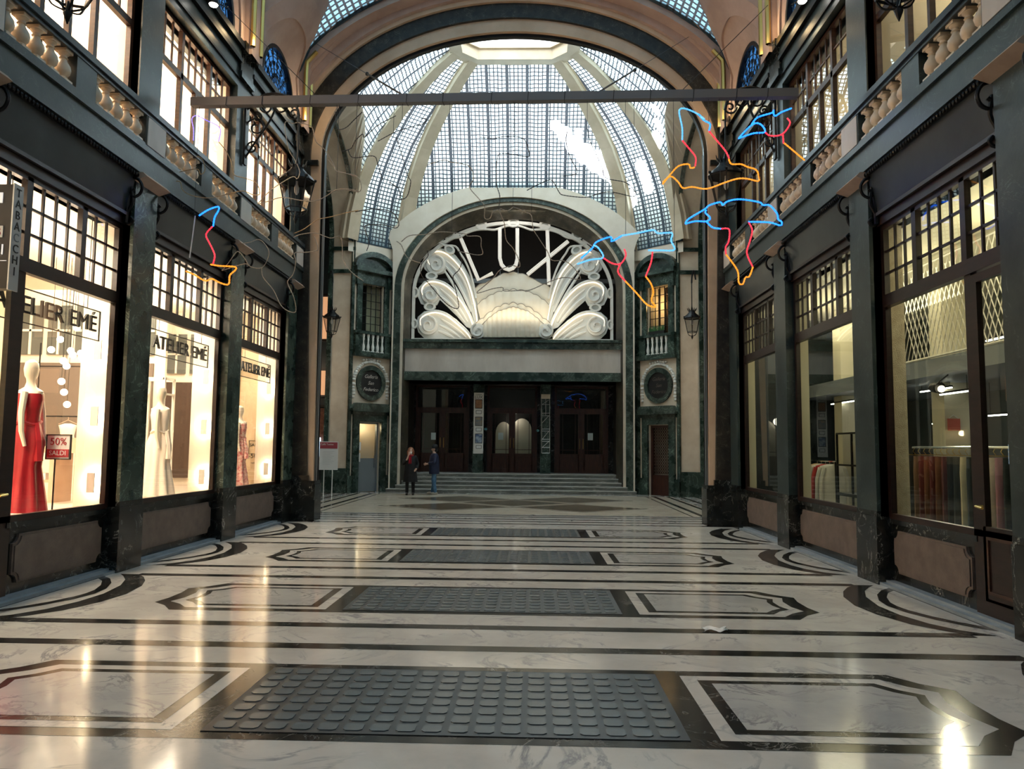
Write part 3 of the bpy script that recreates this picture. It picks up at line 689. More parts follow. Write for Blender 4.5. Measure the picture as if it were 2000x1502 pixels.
        b = MB(); cb(b, dl - .3, dr + .3, 0, 2.9, -1.3, -1.25); cb(b, dl - .32, dl - .3, 0, 2.9, -1.3, -.3); cb(b, dr + .3, dr + .32, 0, 2.9, -1.3, -.3); cb(b, dl - .3, dr + .3, 2.7, 2.75, -1.3, -.3); b.build('lobby_back', 'cream', D)
        b = MB(); cb(b, dl + .62, dl + .85, 1.3, 1.7, -1.25, -1.22); b.build('orange_poster', mat('orange_paper', (.75, .25, .04), .6), D)
        b = MB(); cb(b, dl + .26, dl + .30, 1.6, 2.5, -1.22, -1.2); b.build('tube_lamp', 'lampwhite', D)
        lamp('lobby_lamp', 'POINT', CHF(mid, 2.4, -.7), 7, (1, .82, .5), size=.1)
    else:
        b = MB(); frame_rect(b, CHF, dl, dr, 0, 2.58, .09, -.2, -.1, .001); cb(b, dl, dr, 0, .75, -.18, -.12); b.build('leaf', 'door', D)
        b = MB(); cb(b, dl + .08, dr - .08, .75, 2.5, -.2, -.19); b.build('glass', 'glass', D)
        b = MB()
        for r_ in range(15):
            for c_ in range(8):
                cc_ = (dl + .13 + c_ * .1, .84 + r_ * .115); b.band([(cc_[0] + .05 * math.cos(t), cc_[1] + .056 * math.sin(t)) for t in [2 * PI * i / 8 for i in range(8)]], [(cc_[0] + .036 * math.cos(t), cc_[1] + .042 * math.sin(t)) for t in [2 * PI * i / 8 for i in range(8)]], CHF, -.14, -.12, closed=True)
        b.build('ring_grille', 'door', D)
        b = MB(); cb(b, dl - .3, dr + .3, 0, 2.9, -1.3, -1.25); cb(b, dl - .32, dl - .3, 0, 2.9, -1.3, -.3); cb(b, dr + .3, dr + .32, 0, 2.9, -1.3, -.3); cb(b, dl - .3, dr + .3, 2.7, 2.75, -1.3, -.3); b.build('lobby_back', 'cream', D)
        lamp('lobby_lamp', 'POINT', CHF(mid, 2.3, -.9), 10, (1, .93, .8), size=.1)
    W = empty('window_%d' % nxt(), CHF(mid, 5.95, -.2), None, None, None, 'structure')
    b = MB()
    for i in range(5): cb(b, wl + .02 + i * (wr - wl - .06) / 4, wl + .04 + i * (wr - wl - .06) / 4, 5.95, 7.78, -.1, -.07)
    for i in range(7): cb(b, wl, wr, 6.0 + i * .29, 6.02 + i * .29, -.11, -.08)
    b.build('iron_bars', 'iron', W)
    b = MB(); cb(b, wl, wr, 5.95, 7.78, -.24, -.23); b.build('glass', 'glass_dim', W)
    b = MB(); cb(b, wl - .2, wr + .2, 5.7, 8.0, -.9, -.85); cb(b, wl - .22, wl - .2, 5.7, 8, -.9, -.3); cb(b, wr + .2, wr + .22, 5.7, 8, -.9, -.3); cb(b, wl - .2, wr + .2, 7.95, 8, -.9, -.3); cb(b, wl - .2, wr + .2, 5.7, 5.75, -.9, -.3)
    b.build('room_back', 'void' if s < 0 else 'wood2', W)
    if s > 0:
        lamp('room_lamp', 'POINT', CHF(mid, 7.2, -.6), 16, (1, .6, .25), size=.1)
        for q in (.5, .75, 1.05):
            b = MB(); cb(b, q, q + .07, 5.95, 7.78, -.45, -.4); b.build('shutter_slat', 'wood2', W)
        b = MB(); random.seed(3)
        cb(b, .45, 1.18, 5.96, 6.08, .02, .14); b2 = MB()
        for i in range(70):
            p = Vector(CHF(.47 + .7 * random.random(), 6.08, .08 + .05 * random.random())); q = p + Vector((random.uniform(-.05, .05), random.uniform(-.03, .03), random.uniform(.1, .24))); b2.tube([p, (p + q) / 2 + Vector((.01, 0, 0)), q], [.012, .014, .002], 4)
        fb = empty('flower_box', CHF(.82, 5.96, .08), 'green plant in a narrow box on the right corner balcony', 'plant'); b.build('box', 'blackp', fb); b2.build('foliage', mat('leaf_green', (.04, .16, .05), .6), fb)
# ---- back wall with the great arch of the cinema
def FW(u, v, Y=YB): p = at(u, v, Y=Y); return (p.x, p.z)
YA = 28.4
def earc(uc, vb, a, bb, n=40, Y=YB):      # ellipse in photo pixels on the facade plane, springing at vb, legs added
    P = [FW(uc + a * math.cos(PI * i / n), vb - bb * math.sin(PI * i / n), Y) for i in range(n + 1)]; return P
bw = empty('wall_back', (FX, YB, 0), None, None, None, 'structure')
UC = 1003.0
def wl_(P, z): return [(P[0][0], z)] + P + [(P[-1][0], z)]

def _out(t):
    v = 570 - 214 * math.sin(t); c = 290 * math.cos(t); lim = 236 + max(0, 478 - v) * .85; return FW(UC + max(-lim, min(lim, c)), v, YA)
R_out = wl_([_out(PI * i / 40) for i in range(41)], 0); R_g0 = wl_(earc(UC, 570, 233, 184, Y=YA + .1), 0); R_g1 = wl_(earc(UC, 570, 217, 171), 0); R_in = wl_(earc(UC, 570, 212, 166), 0); R_s = wl_(earc(UC, 570, 200, 141, Y=YB + .5), 0)
FXc = (R_in[0][0] + R_in[-1][0]) / 2
b = MB(); b.band(R_g0, R_out, XZ, YA, YB + .3); b.build('cream_archivolt', 'cream2', bw)
R_wide = [((x - FXc) * 1.35 + FXc, z if (i in (0, len(R_out) - 1)) else z + .9) for i, (x, z) in enumerate(R_out)]
b = MB(); b.band(R_out, R_wide, XZ, YB + .02, YB + .35); b.build('cream_wall', 'cream2', bw)
b = MB(); b.band(R_g1, R_g0, XZ, YA + .1, YB + .3); b.build('green_ring', 'green', bw)
b = MB(); b.band(R_in, R_g1, XZ, YB - .26, YB + .3); b.build('gilt_edge', 'cream', bw)
# splayed soffit from the ring to the sign opening
b = MB(); n = len(R_in); b.add([(x, YB - .22, z) for x, z in R_in] + [(x, YB + .5, z) for x, z in R_s], [(i, i + 1, n + i + 1, n + i) for i in range(n - 1)])
b.build('splayed_soffit', noisy('brown_green_marble', (.03, .03, .022), (.085, .068, .045), 2.5, .35, veins=(.25, .24, .18), vscale=2.6, vw=.01), bw)
xl, xr = R_in[-1][0] - .02, R_in[0][0] + .02
z = lambda v: FW(UC, v)[1]
b = MB(); b.box(xl, xr, YB - .1, YB + .6, z(682), z(667)); b.box(xl, xr, YB - .2, YB + .6, z(670), z(664.5)); b.build('ledge', 'green', bw)
b = MB(); b.box(xl, xr, YB + .02, YB + .4, z(727), z(681)); b.build('blank_panel', 'panel', bw)
b = MB(); b.box(xl, xr, YB - .02, YB + 1.6, z(744), z(727)); b.build('lintel', 'green', bw)
# deep porch behind
zt = z(744); zf = .68
b = MB(); b.box(xl, xr, YB + .3, YB + 2.6, zt, zt + .1); b.box(xl - .1, xl + .12, YB + .3, YB + 2.6, 0, zt); b.box(xr - .12, xr + .1, YB + .3, YB + 2.6, 0, zt); b.build('porch_lining', 'pier', bw)
b = MB(); b.box(xl - .5, xr + .5, YB + 3.2, YB + 3.3, 0, 12); b.box(xl - .5, xr + .5, YB + .55, YB + 3.3, 11.3, 11.4); b.box(xl - .5, xl - .4, YB + .55, YB + 3.3, 0, 12); b.box(xr + .4, xr + .5, YB + .55, YB + 3.3, 0, 12); b.build('dark_room', 'void', bw)
# ---- steps
st = empty('entrance_steps', (FXc, 28.6, 0), 'five grey marble steps rising to the cinema doors', 'steps')
M['step'] = noisy('grey_step_marble', (.10, .11, .10), (.24, .25, .23), 2.2, .3, veins=(.5, .5, .46), vscale=2, vw=.02, stretch=(.5, 1, 2)); M['stepedge'] = noisy('pale_step_nosing', (.34, .35, .33), (.50, .51, .48), 2, .35)
for i in range(5):
    y0 = 28.15 + .33 * i; e = .42 if i == 0 else (.12 if i < 3 else .0)
    x0, x1 = xl - e, xr + e
    if i: x0, x1 = max(x0, xl - e), min(x1, xr + e)
    b = MB(); b.box(x0, x1, y0, YB + 3.1 if i == 4 else y0 + .40, .137 * i, .137 * (i + 1) - .03, 0); b.box(x0, x1, y0 - .03, YB + 3.1 if i == 4 else y0 + .40, .137 * (i + 1) - .03, .137 * (i + 1), 1); b.build('step', ['step', 'stepedge'], st)
# ---- piers, doors of the cinema
YD = YB + 2.3; YPi = YB + 1.55
for q, (u0, u1) in enumerate(((923.5, 943.5), (1055.5, 1075.5))):
    xa, xb = FW(u0, 850, YPi)[0], FW(u1, 850, YPi)[0]
    b = MB(); b.box(xa, xb, YPi, YD + .15, zf, zt); b.build('porch_pier', 'green', bw)
def door_pair(u0, u1, n_):
    xa, xb = FW(u0, 850, YD)[0], FW(u1, 850, YD)[0]; xm = (xa + xb) / 2
    D = empty('door_%d' % n_, (xm, YD, zf), None, None, None, 'structure')
    b = MB(); frame_rect(b, XZ, xa, xb, zf, zt, .09, YD, YD + .12, .001); ztr = zf + 2.55
    b.box(xa + .09, xb - .09, YD, YD + .12, ztr, ztr + .1); b.build('frame', 'door', D)
    b = MB(); b.box(xa + .09, xb - .09, YD + .06, YD + .066, ztr + .1, zt - .09); b.build('fanlight_glass', 'glass_dim', D)
    for k, (p, q) in enumerate(((xa + .09, xm), (xm, xb - .09))):
        L_ = MB(); frame_rect(L_, XZ, p, q, zf, ztr, .13, YD + .01, YD + .07, .001); L_.box(p + .1, q - .1, YD + .01, YD + .07, zf, zf + .78)
        leaf = L_.build('leaf', 'door', D)
        b = MB(); frame_rect(b, XZ, p + .17, q - .17, zf + .14, zf + .68, .03, YD - .015, YD + .01); b.build('panel_moulding', 'door', leaf) if False else b.build('panel_moulding', 'door', D)
        b = MB(); b.box(p + .13, q - .13, YD + .035, YD + .041, zf + .78, ztr - .13); b.build('glass', 'glass_dim', D)
        b = MB(); w_ = (q - p - .26)
        for j in (1, 2): b.box(p + .13 + w_ * (.16 if j == 1 else .84) - .01, p + .13 + w_ * (.16 if j == 1 else .84) + .01, YD + .02, YD + .05, zf + .78, ztr - .13)
        b.box(p + .13, q - .13, YD + .02, YD + .05, zf + .93, zf + .95); b.build('glazing_bars', 'door', D)
        xh = q - .07 if k == 0 else p + .07
        b = MB(); b.tube([(xh, YD + .01, zf + 1.0), (xh, YD - .06, zf + 1.02), (xh, YD - .06, zf + 1.38), (xh, YD + .01, zf + 1.4)], .014, 6); b.build('pull_handle', 'brass', D, smooth=True)
door_pair(811, 916, 4); door_pair(951, 1049, 5); door_pair(1083, 1188, 6)
b = MB(); xa, xb = FW(800, 850, YD)[0] - .3, FW(1206, 850, YD)[0] + .3
for (p, q) in ((xa, FW(811, 850, YD)[0]), (FW(916, 850, YD)[0], FW(951, 850, YD)[0]), (FW(1049, 850, YD)[0], FW(1083, 850, YD)[0]), (FW(1188, 850, YD)[0], xb)): b.box(p, q, YD + .02, YD + .3, zf, zt)
b.build('door_jambs', 'black', bw)
# pale shapes behind the door glass, modelling the reflection of the bright hall
b = MB()
for px, w_, h_ in ((-.42, .34, 2.1), (.35, .4, 2.25)): b.prism([(FXc + px - w_, zf)] + [(FXc + px - w_ * math.cos(PI * i / 12), zf + h_ - .5 + .5 * math.sin(PI * i / 12)) for i in range(13)] + [(FXc + px + w_, zf)], XZ, YB + 3.0, YB + 3.05)
b.build('door_reflection', 'cream2', bw)
lamp('reflection_fill', 'POINT', (FXc, YB + 2.75, zf + 2.2), 5, (1, .85, .75), size=.15)  # added lamp that brightens the reflection shapes
# ================================================================== GLASS DOME
PROF = [(1.01, 9.3), (.99, 10.2), (.945, 11.3), (.885, 12.1), (.80, 12.95), (.70, 13.65), (.58, 14.3), (.46, 14.85), (.34, 15.25)]
V8 = [(4.4, 5.35), (6.1, 3.75), (6.1, -3.75), (5.0, -5.35), (-5.0, -5.35), (-6.1, -3.75), (-6.1, 3.75), (-4.4, 5.35)]
def DP(vx_, vy_, s_, z_, out=0.0):
    l = math.hypot(vx_, vy_); return (FX + vx_ * s_ + vx_ / l * out, YC + vy_ * s_ + vy_ / l * out, z_)
dm = empty('dome', (FX, YC, 9.3), None, None, None, 'structure')
g = MB(); g.uv = []
PR = []
for (s0, z0), (s1, z1) in zip(PROF, PROF[1:]):
    for j in range(2): PR.append((s0 + (s1 - s0) * j / 2, z0 + (z1 - z0) * j / 2))
PR.append(PROF[-1])
def PT(t):      # profile at t in 0..1
    x = min(max(t, 0), 1) * (len(PROF) - 1); i = min(int(x), len(PROF) - 2); f = x - i
    return PROF[i][0] + (PROF[i + 1][0] - PROF[i][0]) * f, PROF[i][1] + (PROF[i + 1][1] - PROF[i][1]) * f
def el(a_, b_, z_): return lambda q: z_ + b_ * math.sqrt(max(0, 1 - (q / a_) ** 2))
CUT = {7: el(5.5, 4.05, 7.5), 1: el(4.2, 3.7, 9.1), 5: el(4.2, 3.7, 9.1), 3: el(5.3, 3.95, 8.6)}
EDGE = {}
for k in range(8):
    p, q = V8[k], V8[(k + 1) % 8]; hw = math.hypot(p[0] - q[0], p[1] - q[1]) / 2; o = len(g.v); nc = 24 if k in CUT else 6; nr = 18; EDGE[k] = []
    mx_, my_ = (p[0] + q[0]) / 2, (p[1] + q[1]) / 2; AL = [0]
    for j in range(1, 201): AL.append(AL[-1] + (Vector(DP(mx_, my_, *PT(j / 200))) - Vector(DP(mx_, my_, *PT((j - 1) / 200)))).length)
    for i in range(nc + 1):
        e = -1 + 2 * i / nc; t0 = 0
        if k in CUT:
            while t0 < 1 and PT(t0)[1] < CUT[k](e * hw * PT(t0)[0]): t0 += .004
        for j in range(nr + 1):
            t = t0 + (1 - t0) * j / nr; s_, z_ = PT(t); vx_, vy_ = mx_ + (q[0] - mx_) * e, my_ + (q[1] - my_) * e
            g.v.append(DP(vx_, vy_, s_, z_)); g.uv.append((e * hw * s_ + 36.25 + .3625, AL[int(t * 200)] + 10))
            if j == 0: EDGE[k].append(g.v[-1])
    for i in range(nc):
        for j in range(nr): a = o + i * (nr + 1) + j; g.f.append((a, a + 1, a + nr + 2, a + nr + 1)); g.m.append(0)
g.build('glass_block_shell', 'dome', dm, fix=False)
b = MB()
for k in (1, 5):
    E_ = EDGE[k]; n = len(E_); sg = 1 if k == 1 else -1; T_ = []
    for (x, y, z_) in E_:
        an = math.atan2(max(0, z_ - 9.1) / 3.6, y - YC); T_.append((FX + sg * (HX + .02), YC + 4.06 * math.cos(an), 9.1 + 3.5 * math.sin(an)))
    b.add(E_ + T_, [(i, i + 1, n + i + 1, n + i) for i in range(n - 1)])
b.build('side_vault_plaster', 'cream2', dm)
b = MB()
for k in range(8):
    vx_, vy_ = V8[k]; l = math.hypot(vx_, vy_); t = Vector((-vy_ / l, vx_ / l, 0)); o = len(b.v)
    RP = PROF[3:] if k in (3, 4) else PROF
    for s_, z_ in RP:
        c = Vector(DP(vx_, vy_, s_, z_)); nrm = Vector((vx_ / l, vy_ / l, 0)) * (1.02 - s_ * .0) ; w_ = .27 * (.5 + .5 * s_)
        inn = (Vector((-vx_ / l, -vy_ / l, 0)) * s_ + Vector((0, 0, -1)) * (1 - s_)).normalized()
        for aa, dd in ((-w_ * 1.25, -.12), (w_ * 1.25, -.12), (w_ * 1.25, .03), (w_, .06), (w_, .22), (-w_, .22), (-w_, .06), (-w_ * 1.25, .03)): b.v.append(tuple(c + t * aa + inn * dd))
    for j in range(len(RP) - 1):
        for i in range(8):
            a = o + j * 8 + i; a2 = o + j * 8 + (i + 1) % 8; b.f.append((a, a2, a2 + 8, a + 8)); b.m.append(0)
b.build('cream_ribs', 'ribstone', dm)
b = MB(); V0 = [(FX + x * .36, YC + y * .36) for x, y in V8]; V1 = [(FX + x * .29, YC + y * .29) for x, y in V8]; b.band(V0, V1, XY, 15.05, 15.42, closed=True)
b.band([(FX + x * .305, YC + y * .305) for x, y in V8], [(FX + x * .275, YC + y * .275) for x, y in V8], XY, 15.42, 15.62, closed=True)
b.build('oculus_ring', 'ribstone', dm)
b = MB()
for (x, y), (x2, y2) in zip(V1, V1[1:] + V1[:1]):
    for j in range(5): b.ball((x + (x2 - x) * j / 5, y + (y2 - y) * j / 5, 15.55), (.09, .09, .09), 8, 5)
b.build('lantern_bosses', 'cream2', dm)
b = MB(); b.band([(FX + x * .29, YC + y * .29) for x, y in V8], [(FX + x * .03, YC + y * .03) for x, y in V8], XY, 16.6, 16.62, closed=True); b.band([(FX + x * .33, YC + y * .33) for x, y in V8], [(FX + x * .32, YC + y * .32) for x, y in V8], XY, 15.5, 16.6, closed=True)
b.build('lantern_glass', 'dome', dm) if False else b.build('lantern_glass', mat('frosted_lantern_glass', (1, 1, 1), .5), dm)
_t = NT(bpy.data.materials['frosted_lantern_glass']); _q = _t.n('ShaderNodeBsdfTranslucent'); _q.inputs[0].default_value = (.9, .95, 1, 1); _t.l(_q.outputs[0], _t.t.nodes['Material Output'].inputs[0])
# solid upper wall between the arches and the springing of the dome
b = MB()
for k in (0, 6): 
    p, q = V8[k], V8[(k + 1) % 8]; b.add([(FX + p[0] * 1.01, YC + p[1] * 1.01, 9.28), (FX + q[0] * 1.01, YC + q[1] * 1.01, 9.28), (FX + q[0] * 1.01, YC + q[1] * 1.01, 8.9), (FX + p[0] * 1.01, YC + p[1] * 1.01, 8.9)], [(0, 1, 2, 3)])
for k, zz in ((3, 7.0), (5, 7.0)):
    pass
p3, p4 = V8[2], V8[3]; b.add([(FX + p3[0], YC + p3[1], 0), (FX + p4[0], YC + p4[1], 0), (FX + p4[0], YC + p4[1], 9.35), (FX + p3[0], YC + p3[1], 9.35)], [(0, 1, 2, 3)])
p3, p4 = V8[4], V8[5]; b.add([(FX + p3[0], YC + p3[1], 0), (FX + p4[0], YC + p4[1], 0), (FX + p4[0], YC + p4[1], 9.35), (FX + p3[0], YC + p3[1], 9.35)], [(0, 1, 2, 3)])
b.build('drum_wall', 'cream2', dm)
# ================================================================== side arms, roofs, closing walls (light-tight shell)
b = MB()
for s in (-1, 1):
    b.box(FX + s * 6.9, s * 13, 28.0, 28.2, 0, 13); b.box(FX + s * 6.9, s * 13, 18.8, 19.0, 0, 13); b.box(s * 12.8, s * 13, 18.9, 28.1, 0, 13); b.box(FX + s * 6.0, s * 13, 18.9, 28.1, 12.9, 13.1)
    b.box(FX + s * 6.9, s * 13, 28.2, 33, 0, 13); b.box(FX + s * 5.2, s * 13, 30.8, 33, 0, 13)
b.build('arm_walls', 'slate2', **STR)
b = MB(); b.box(-7, 7, -6.8, -6.6, 0, 13.2); b.build('wall_sky_block', 'slate2', **STR)  # added unseen end wall keeping sky light out; the hall runs on

# added spots outside the glass, standing in for sun on the dome panes
def domept(u, v, k):
    r = _inv @ Vector(((u - 1000) / F, 1, (751 - v) / F)); o = Vector((CX, 0, CH)); p_, q_ = V8[k], V8[(k + 1) % 8]; n = Vector((q_[1] - p_[1], p_[0] - q_[0])); n.normalize()
    if n.x * p_[0] + n.y * p_[1] < 0: n = -n
    D_ = n.x * p_[0] + n.y * p_[1]; best = None
    for i in range(400):
        t = i / 399; s_, z_ = PT(t); den = r.x * n.x + r.y * n.y
        tt = (D_ * s_ + FX * n.x + YC * n.y - o.x * n.x - o.y * n.y) / den; e = abs(o.z + r.z * tt - z_)
        if best is None or e < best[0]: best = (e, o + r * tt, n)
    return best[1], best[2]
for (u, v, k, rad) in ((1085, 245, 7, .22), (1103, 262, 7, .30), (1122, 282, 7, .36), (1143, 300, 7, .40), (1165, 315, 7, .42), (1186, 328, 7, .42), (1206, 345, 7, .38), (1222, 362, 7, .26), (1130, 258, 7, .16), (1178, 300, 7, .2),
                       (1252, 325, 0, .26), (1260, 345, 0, .26), (1266, 366, 0, .24), (1276, 190, 1, .2), (1282, 215, 1, .25), (1286, 245, 1, .3), (1288, 275, 1, .42), (1292, 300, 1, .42), (1290, 330, 1, .4), (1284, 350, 1, .28)):
    P_, n = domept(u, v, k); d = (Vector((n.x * .75, n.y * .75, .62)) + Vector((0, .0, 0))).normalized(); dist = 9.0; L0 = P_ + d * dist
    lamp('sun_patch_spot', 'SPOT', L0, 420000, (1, .97, .92), (-d).to_track_quat('-Z', 'Y').to_euler(), .0, spot=2 * math.atan(rad / dist), blend=.12)
# ================================================================== CINEMA SIGN in the great arch
YS = YB + .62
def lz(a, b): p = at(770 + a / 4.348, 380 + b / 4.348, Y=YS); return (p.x, p.z)
XM = lz(1012, 0)[0]
def mir(P, s): return [(XM + (x - XM) * -1, z) if s > 0 else (x, z) for x, z in P]
PXM = (lz(1000, 0)[0] - lz(0, 0)[0]) / 1000
orn = empty('scrollwork_screen', (XM, YS, lz(0, 1225)[1]), 'white shell and winged scrollwork filling the arch over the cinema doors', 'ornament')
def rr(P, d=YS): return [(x, d, z) for x, z in P]
# outer frame: thin rims and wavy inner rim with oval beads
RO = [(XM + (x - (R_s[0][0] + R_s[-1][0]) / 2) * .985, z - .02) for x, z in R_s[1:-1]]
zb = lz(0, 1225)[1]
RO = [(RO[0][0], zb)] + RO + [(RO[-1][0], zb)]
b = MB(); C_ = ((RO[0][0] + RO[-1][0]) / 2, zb)
def sc(P, k, dz=0): return [(C_[0] + (x - C_[0]) * k, (z - C_[1]) * (k + dz) + C_[1]) for x, z in P]
b.band(RO, sc(RO, .972), XZ, YS - .02, YS + .12); b.build('outer_rim', 'white', orn)
b = MB(); b.box(RO[-1][0], RO[0][0], YS - .05, YS + .12, zb - .05, zb + .03); b.build('base_rail', 'white', orn)
def oval(b, bd, a, c, s, rx, ry, rot=0):
    x, z = mir([lz(a, c)], s)[0]; rx *= PXM; ry *= PXM; cs, sn = math.cos(rot * -s), math.sin(rot * -s)
    o = [(x + rx * math.cos(t) * cs - ry * math.sin(t) * sn, z + rx * math.cos(t) * sn + ry * math.sin(t) * cs) for t in [2 * PI * i / 18 for i in range(18)]]
    q = [(x + (p - x) * .62, z + (r - z) * .62) for p, r in o]
    b.band(o, q, XZ, YS - .05, YS + .08, closed=True); bd.prism(q, XZ, YS + .0, YS + .05)
b = MB(); bd = MB()
oval(b, bd, 1012, 241, -1, 52, 38)
for s in (-1, 1):
    for a, c, rx, ry, ro in ((742, 262, 50, 38, .15), (468, 345, 48, 36, .4), (248, 503, 42, 32, .9), (470, 467, 48, 36, -.55), (180, 830, 26, 45, 0), (173, 1096, 26, 42, 0), (318, 690, 50, 34, 0), (302, 952, 50, 34, 0)): oval(b, bd, a, c, s, rx, ry, ro)
b.build('bead_rings', 'white', orn, smooth=True); bd.build('bead_centres', mat('grey_beads', (.42, .44, .41), .5), orn)
b = MB()
for s in (-1, 1):
    inn = [(1012, 268), (960, 266), (900, 285), (850, 300), (790, 296), (700, 300), (620, 325), (560, 360), (500, 372), (440, 398), (380, 405)]
    b.tube(smooth_path(rr(mir([lz(*p) for p in inn], s)), 3), .045, 6)
    inn = [(380, 405), (425, 430), (520, 440), (560, 500), (600, 560), (640, 650), (672, 760), (695, 880)]
    b.tube(smooth_path(rr(mir([lz(*p) for p in inn], s)), 3), .04, 6)
    inn = [(420, 380), (330, 440), (262, 470)]; b.tube(rr(mir([lz(*p) for p in inn], s)), .03, 6)
b.build('wavy_inner_rim', 'white', orn, smooth=True)
# wings: three overlapping lobes each side, with ribs, volutes and a light line along the crest
LOBES = [
 ([(690, 1110), (722, 1060), (705, 930), (680, 800), (640, 690), (590, 600), (520, 510), (440, 458), (350, 446), (282, 480), (243, 550), (252, 625), (300, 668), (360, 676), (425, 660), (440, 620), (520, 700), (590, 820), (640, 960)],
  [(300, 590), (284, 545), (308, 500), (375, 478), (450, 505), (540, 590), (610, 700), (660, 850), (692, 990), (704, 1090)], (355, 592, 74),
  [[(440, 560), (540, 660), (610, 780), (660, 930)], [(430, 600), (520, 720), (590, 850), (650, 990)], [(425, 640), (500, 760), (570, 880), (640, 1030)]], .10),
 ([(680, 1150), (690, 1100), (650, 1020), (580, 910), (500, 810), (420, 745), (330, 718), (250, 735), (205, 790), (196, 860), (225, 925), (290, 950), (360, 935), (385, 890), (460, 960), (540, 1040), (610, 1120)],
  [(242, 850), (236, 800), (268, 757), (330, 738), (420, 762), (500, 825), (580, 925), (640, 1035), (668, 1110)], (308, 850, 68),
  [[(390, 800), (480, 880), (560, 980), (620, 1080)], [(385, 860), (460, 920), (540, 1010), (600, 1090)]], .04),
 ([(652, 1222), (660, 1200), (600, 1130), (530, 1060), (440, 1005), (350, 980), (255, 992), (200, 1040), (188, 1110), (205, 1170), (250, 1215), (330, 1222)],
  [(228, 1110), (226, 1060), (270, 1022), (350, 1003), (440, 1028), (530, 1095), (610, 1168), (650, 1220)], (292, 1112, 74),
  [[(400, 1060), (480, 1110), (560, 1170), (610, 1218)], [(385, 1110), (450, 1140), (510, 1180), (560, 1220)], [(375, 1160), (430, 1180), (480, 1205), (510, 1222)]], -.02)]
for s in (-1, 1):
    wg = MB(); rbb = MB(); cr_ = MB(); nl = MB()
    for out, crest, (vx0, vy0, vr), ribs, dd in LOBES:
        wg.prism(mir([lz(*p) for p in out], s), XZ, YS + dd, YS + dd + .10)
        cP = smooth_path([Vector((x, YS + dd - .03, z)) for x, z in mir([lz(*p) for p in crest], s)], 3)
        cr_.tube([(p.x, p.y + .02, p.z + .05) for p in cP], .07, 6); nl.tube([(p.x, p.y - .045, p.z - .02) for p in cP], .022, 5)
        for r_ in ribs:
            P = smooth_path([Vector((x, YS + dd, z)) for x, z in mir([lz(*p) for p in r_], s)], 3); k = len(P)
            rbb.tube(P, [.035 + .03 * math.sin(PI * i / (k - 1)) for i in range(k)], 6)
        cx_, cz_ = mir([lz(vx0, vy0)], s)[0]; r0 = vr * PXM
        vo = MB(); vo.prism([(cx_ + r0 * 1.08 * math.cos(2 * PI * i / 24), cz_ + r0 * 1.08 * math.sin(2 * PI * i / 24)) for i in range(24)], XZ, YS + dd - .09, YS + dd + .02)
        P = []
        for i in range(30):
            t = i / 29; a = (PI * .5 + 2.6 * PI * t); q = r0 * (1.0 - .82 * t); P.append((cx_ + s * q * math.cos(a), YS + dd - .10 - .03 * t, cz_ + q * math.sin(a)))
        vo.tube(P, [.055 * (1 - .4 * i / 29) for i in range(30)], 6); vo.build('volute', 'white', orn, smooth=True)
    g = 'wing'; tgt = orn
    wg.build('wing_panel', 'shade', tgt); rbb.build('wing_ribs', 'white', tgt, smooth=True); cr_.build('wing_crest', 'white', tgt, smooth=True); nl.build('light_line', 'neon', tgt, smooth=True)
# central shell: three scalloped tiers
def tier(top, base, d0, bulge, nf, name, flute=.03, amp=0.0, mt='cream3'):
    T = [lz(*p) for p in top]; Bs = [lz(*p) for p in base]
    def samp(P, t):
        x = P[0][0] + (P[-1][0] - P[0][0]) * t
        for i in range(len(P) - 1):
            if P[i][0] <= x <= P[i + 1][0] + 1e-9:
                f = (x - P[i][0]) / max(1e-9, P[i + 1][0] - P[i][0]); return x, P[i][1] + (P[i + 1][1] - P[i][1]) * f
        return P[-1]
    b = MB(); nu = nf * 8
    def fn(u, v):
        xt, ztt = samp(T, u); xb, zbb = samp(Bs, u); sc_ = abs(math.sin(PI * nf * u)); ztt += amp * sc_ * PXM * 100
        z_ = zbb + (ztt - zbb) * v; x_ = xb + (xt - xb) * v
        return (x_, YS + d0 - bulge * math.sin(PI * min(v * .9 + .1, 1)) * (1 - (2 * u - 1) ** 2 * .6) - flute * sc_, z_)
    b.grid(fn, nu, 8); n0 = len(b.v)
    top_i = [8 * (nu + 1) + i for i in range(nu + 1)]
    for i in top_i: x_, y_, z_ = b.v[i]; b.v.append((x_, YS + d0 + .12, z_))
    for i in range(nu): b.f.append((top_i[i], top_i[i + 1], n0 + i + 1, n0 + i)); b.m.append(0)
    b.build(name, mt, orn, smooth=True)
    c = MB(); c.tube([(b.v[i][0], b.v[i][1] - .004, b.v[i][2]) for i in top_i[1:-1]], .014, 5); c.build(name + '_rim', 'rim', orn, smooth=True)
M['cream3'] = noisy('warm_cream_paint', (.80, .72, .58), (.86, .79, .66), 2, .5); M['rim'] = mat('grey_brown_rim', (.34, .30, .25), .5)
tier([(675, 800), (720, 765), (800, 735), (860, 700), (930, 668), (1012, 658), (1090, 672), (1160, 702), (1220, 740), (1290, 765), (1350, 810)], [(715, 960), (800, 930), (1012, 900), (1200, 930), (1312, 960)], .10, .10, 7, 'shell_back_tier', .02, .06)
tier([(705, 945), (760, 895), (850, 845), (930, 820), (1012, 812), (1100, 822), (1190, 850), (1270, 900), (1320, 950)], [(735, 1080), (830, 1040), (1012, 1020), (1180, 1040), (1295, 1080)], -.03, .12, 9, 'shell_middle_tier', .025, .10)
tier([(690, 1110), (760, 1055), (850, 985), (920, 950), (1012, 935), (1100, 950), (1170, 985), (1260, 1055), (1330, 1110)], [(700, 1222), (1325, 1222)], -.16, .06, 9, 'shell_front_tier', .05, .12)
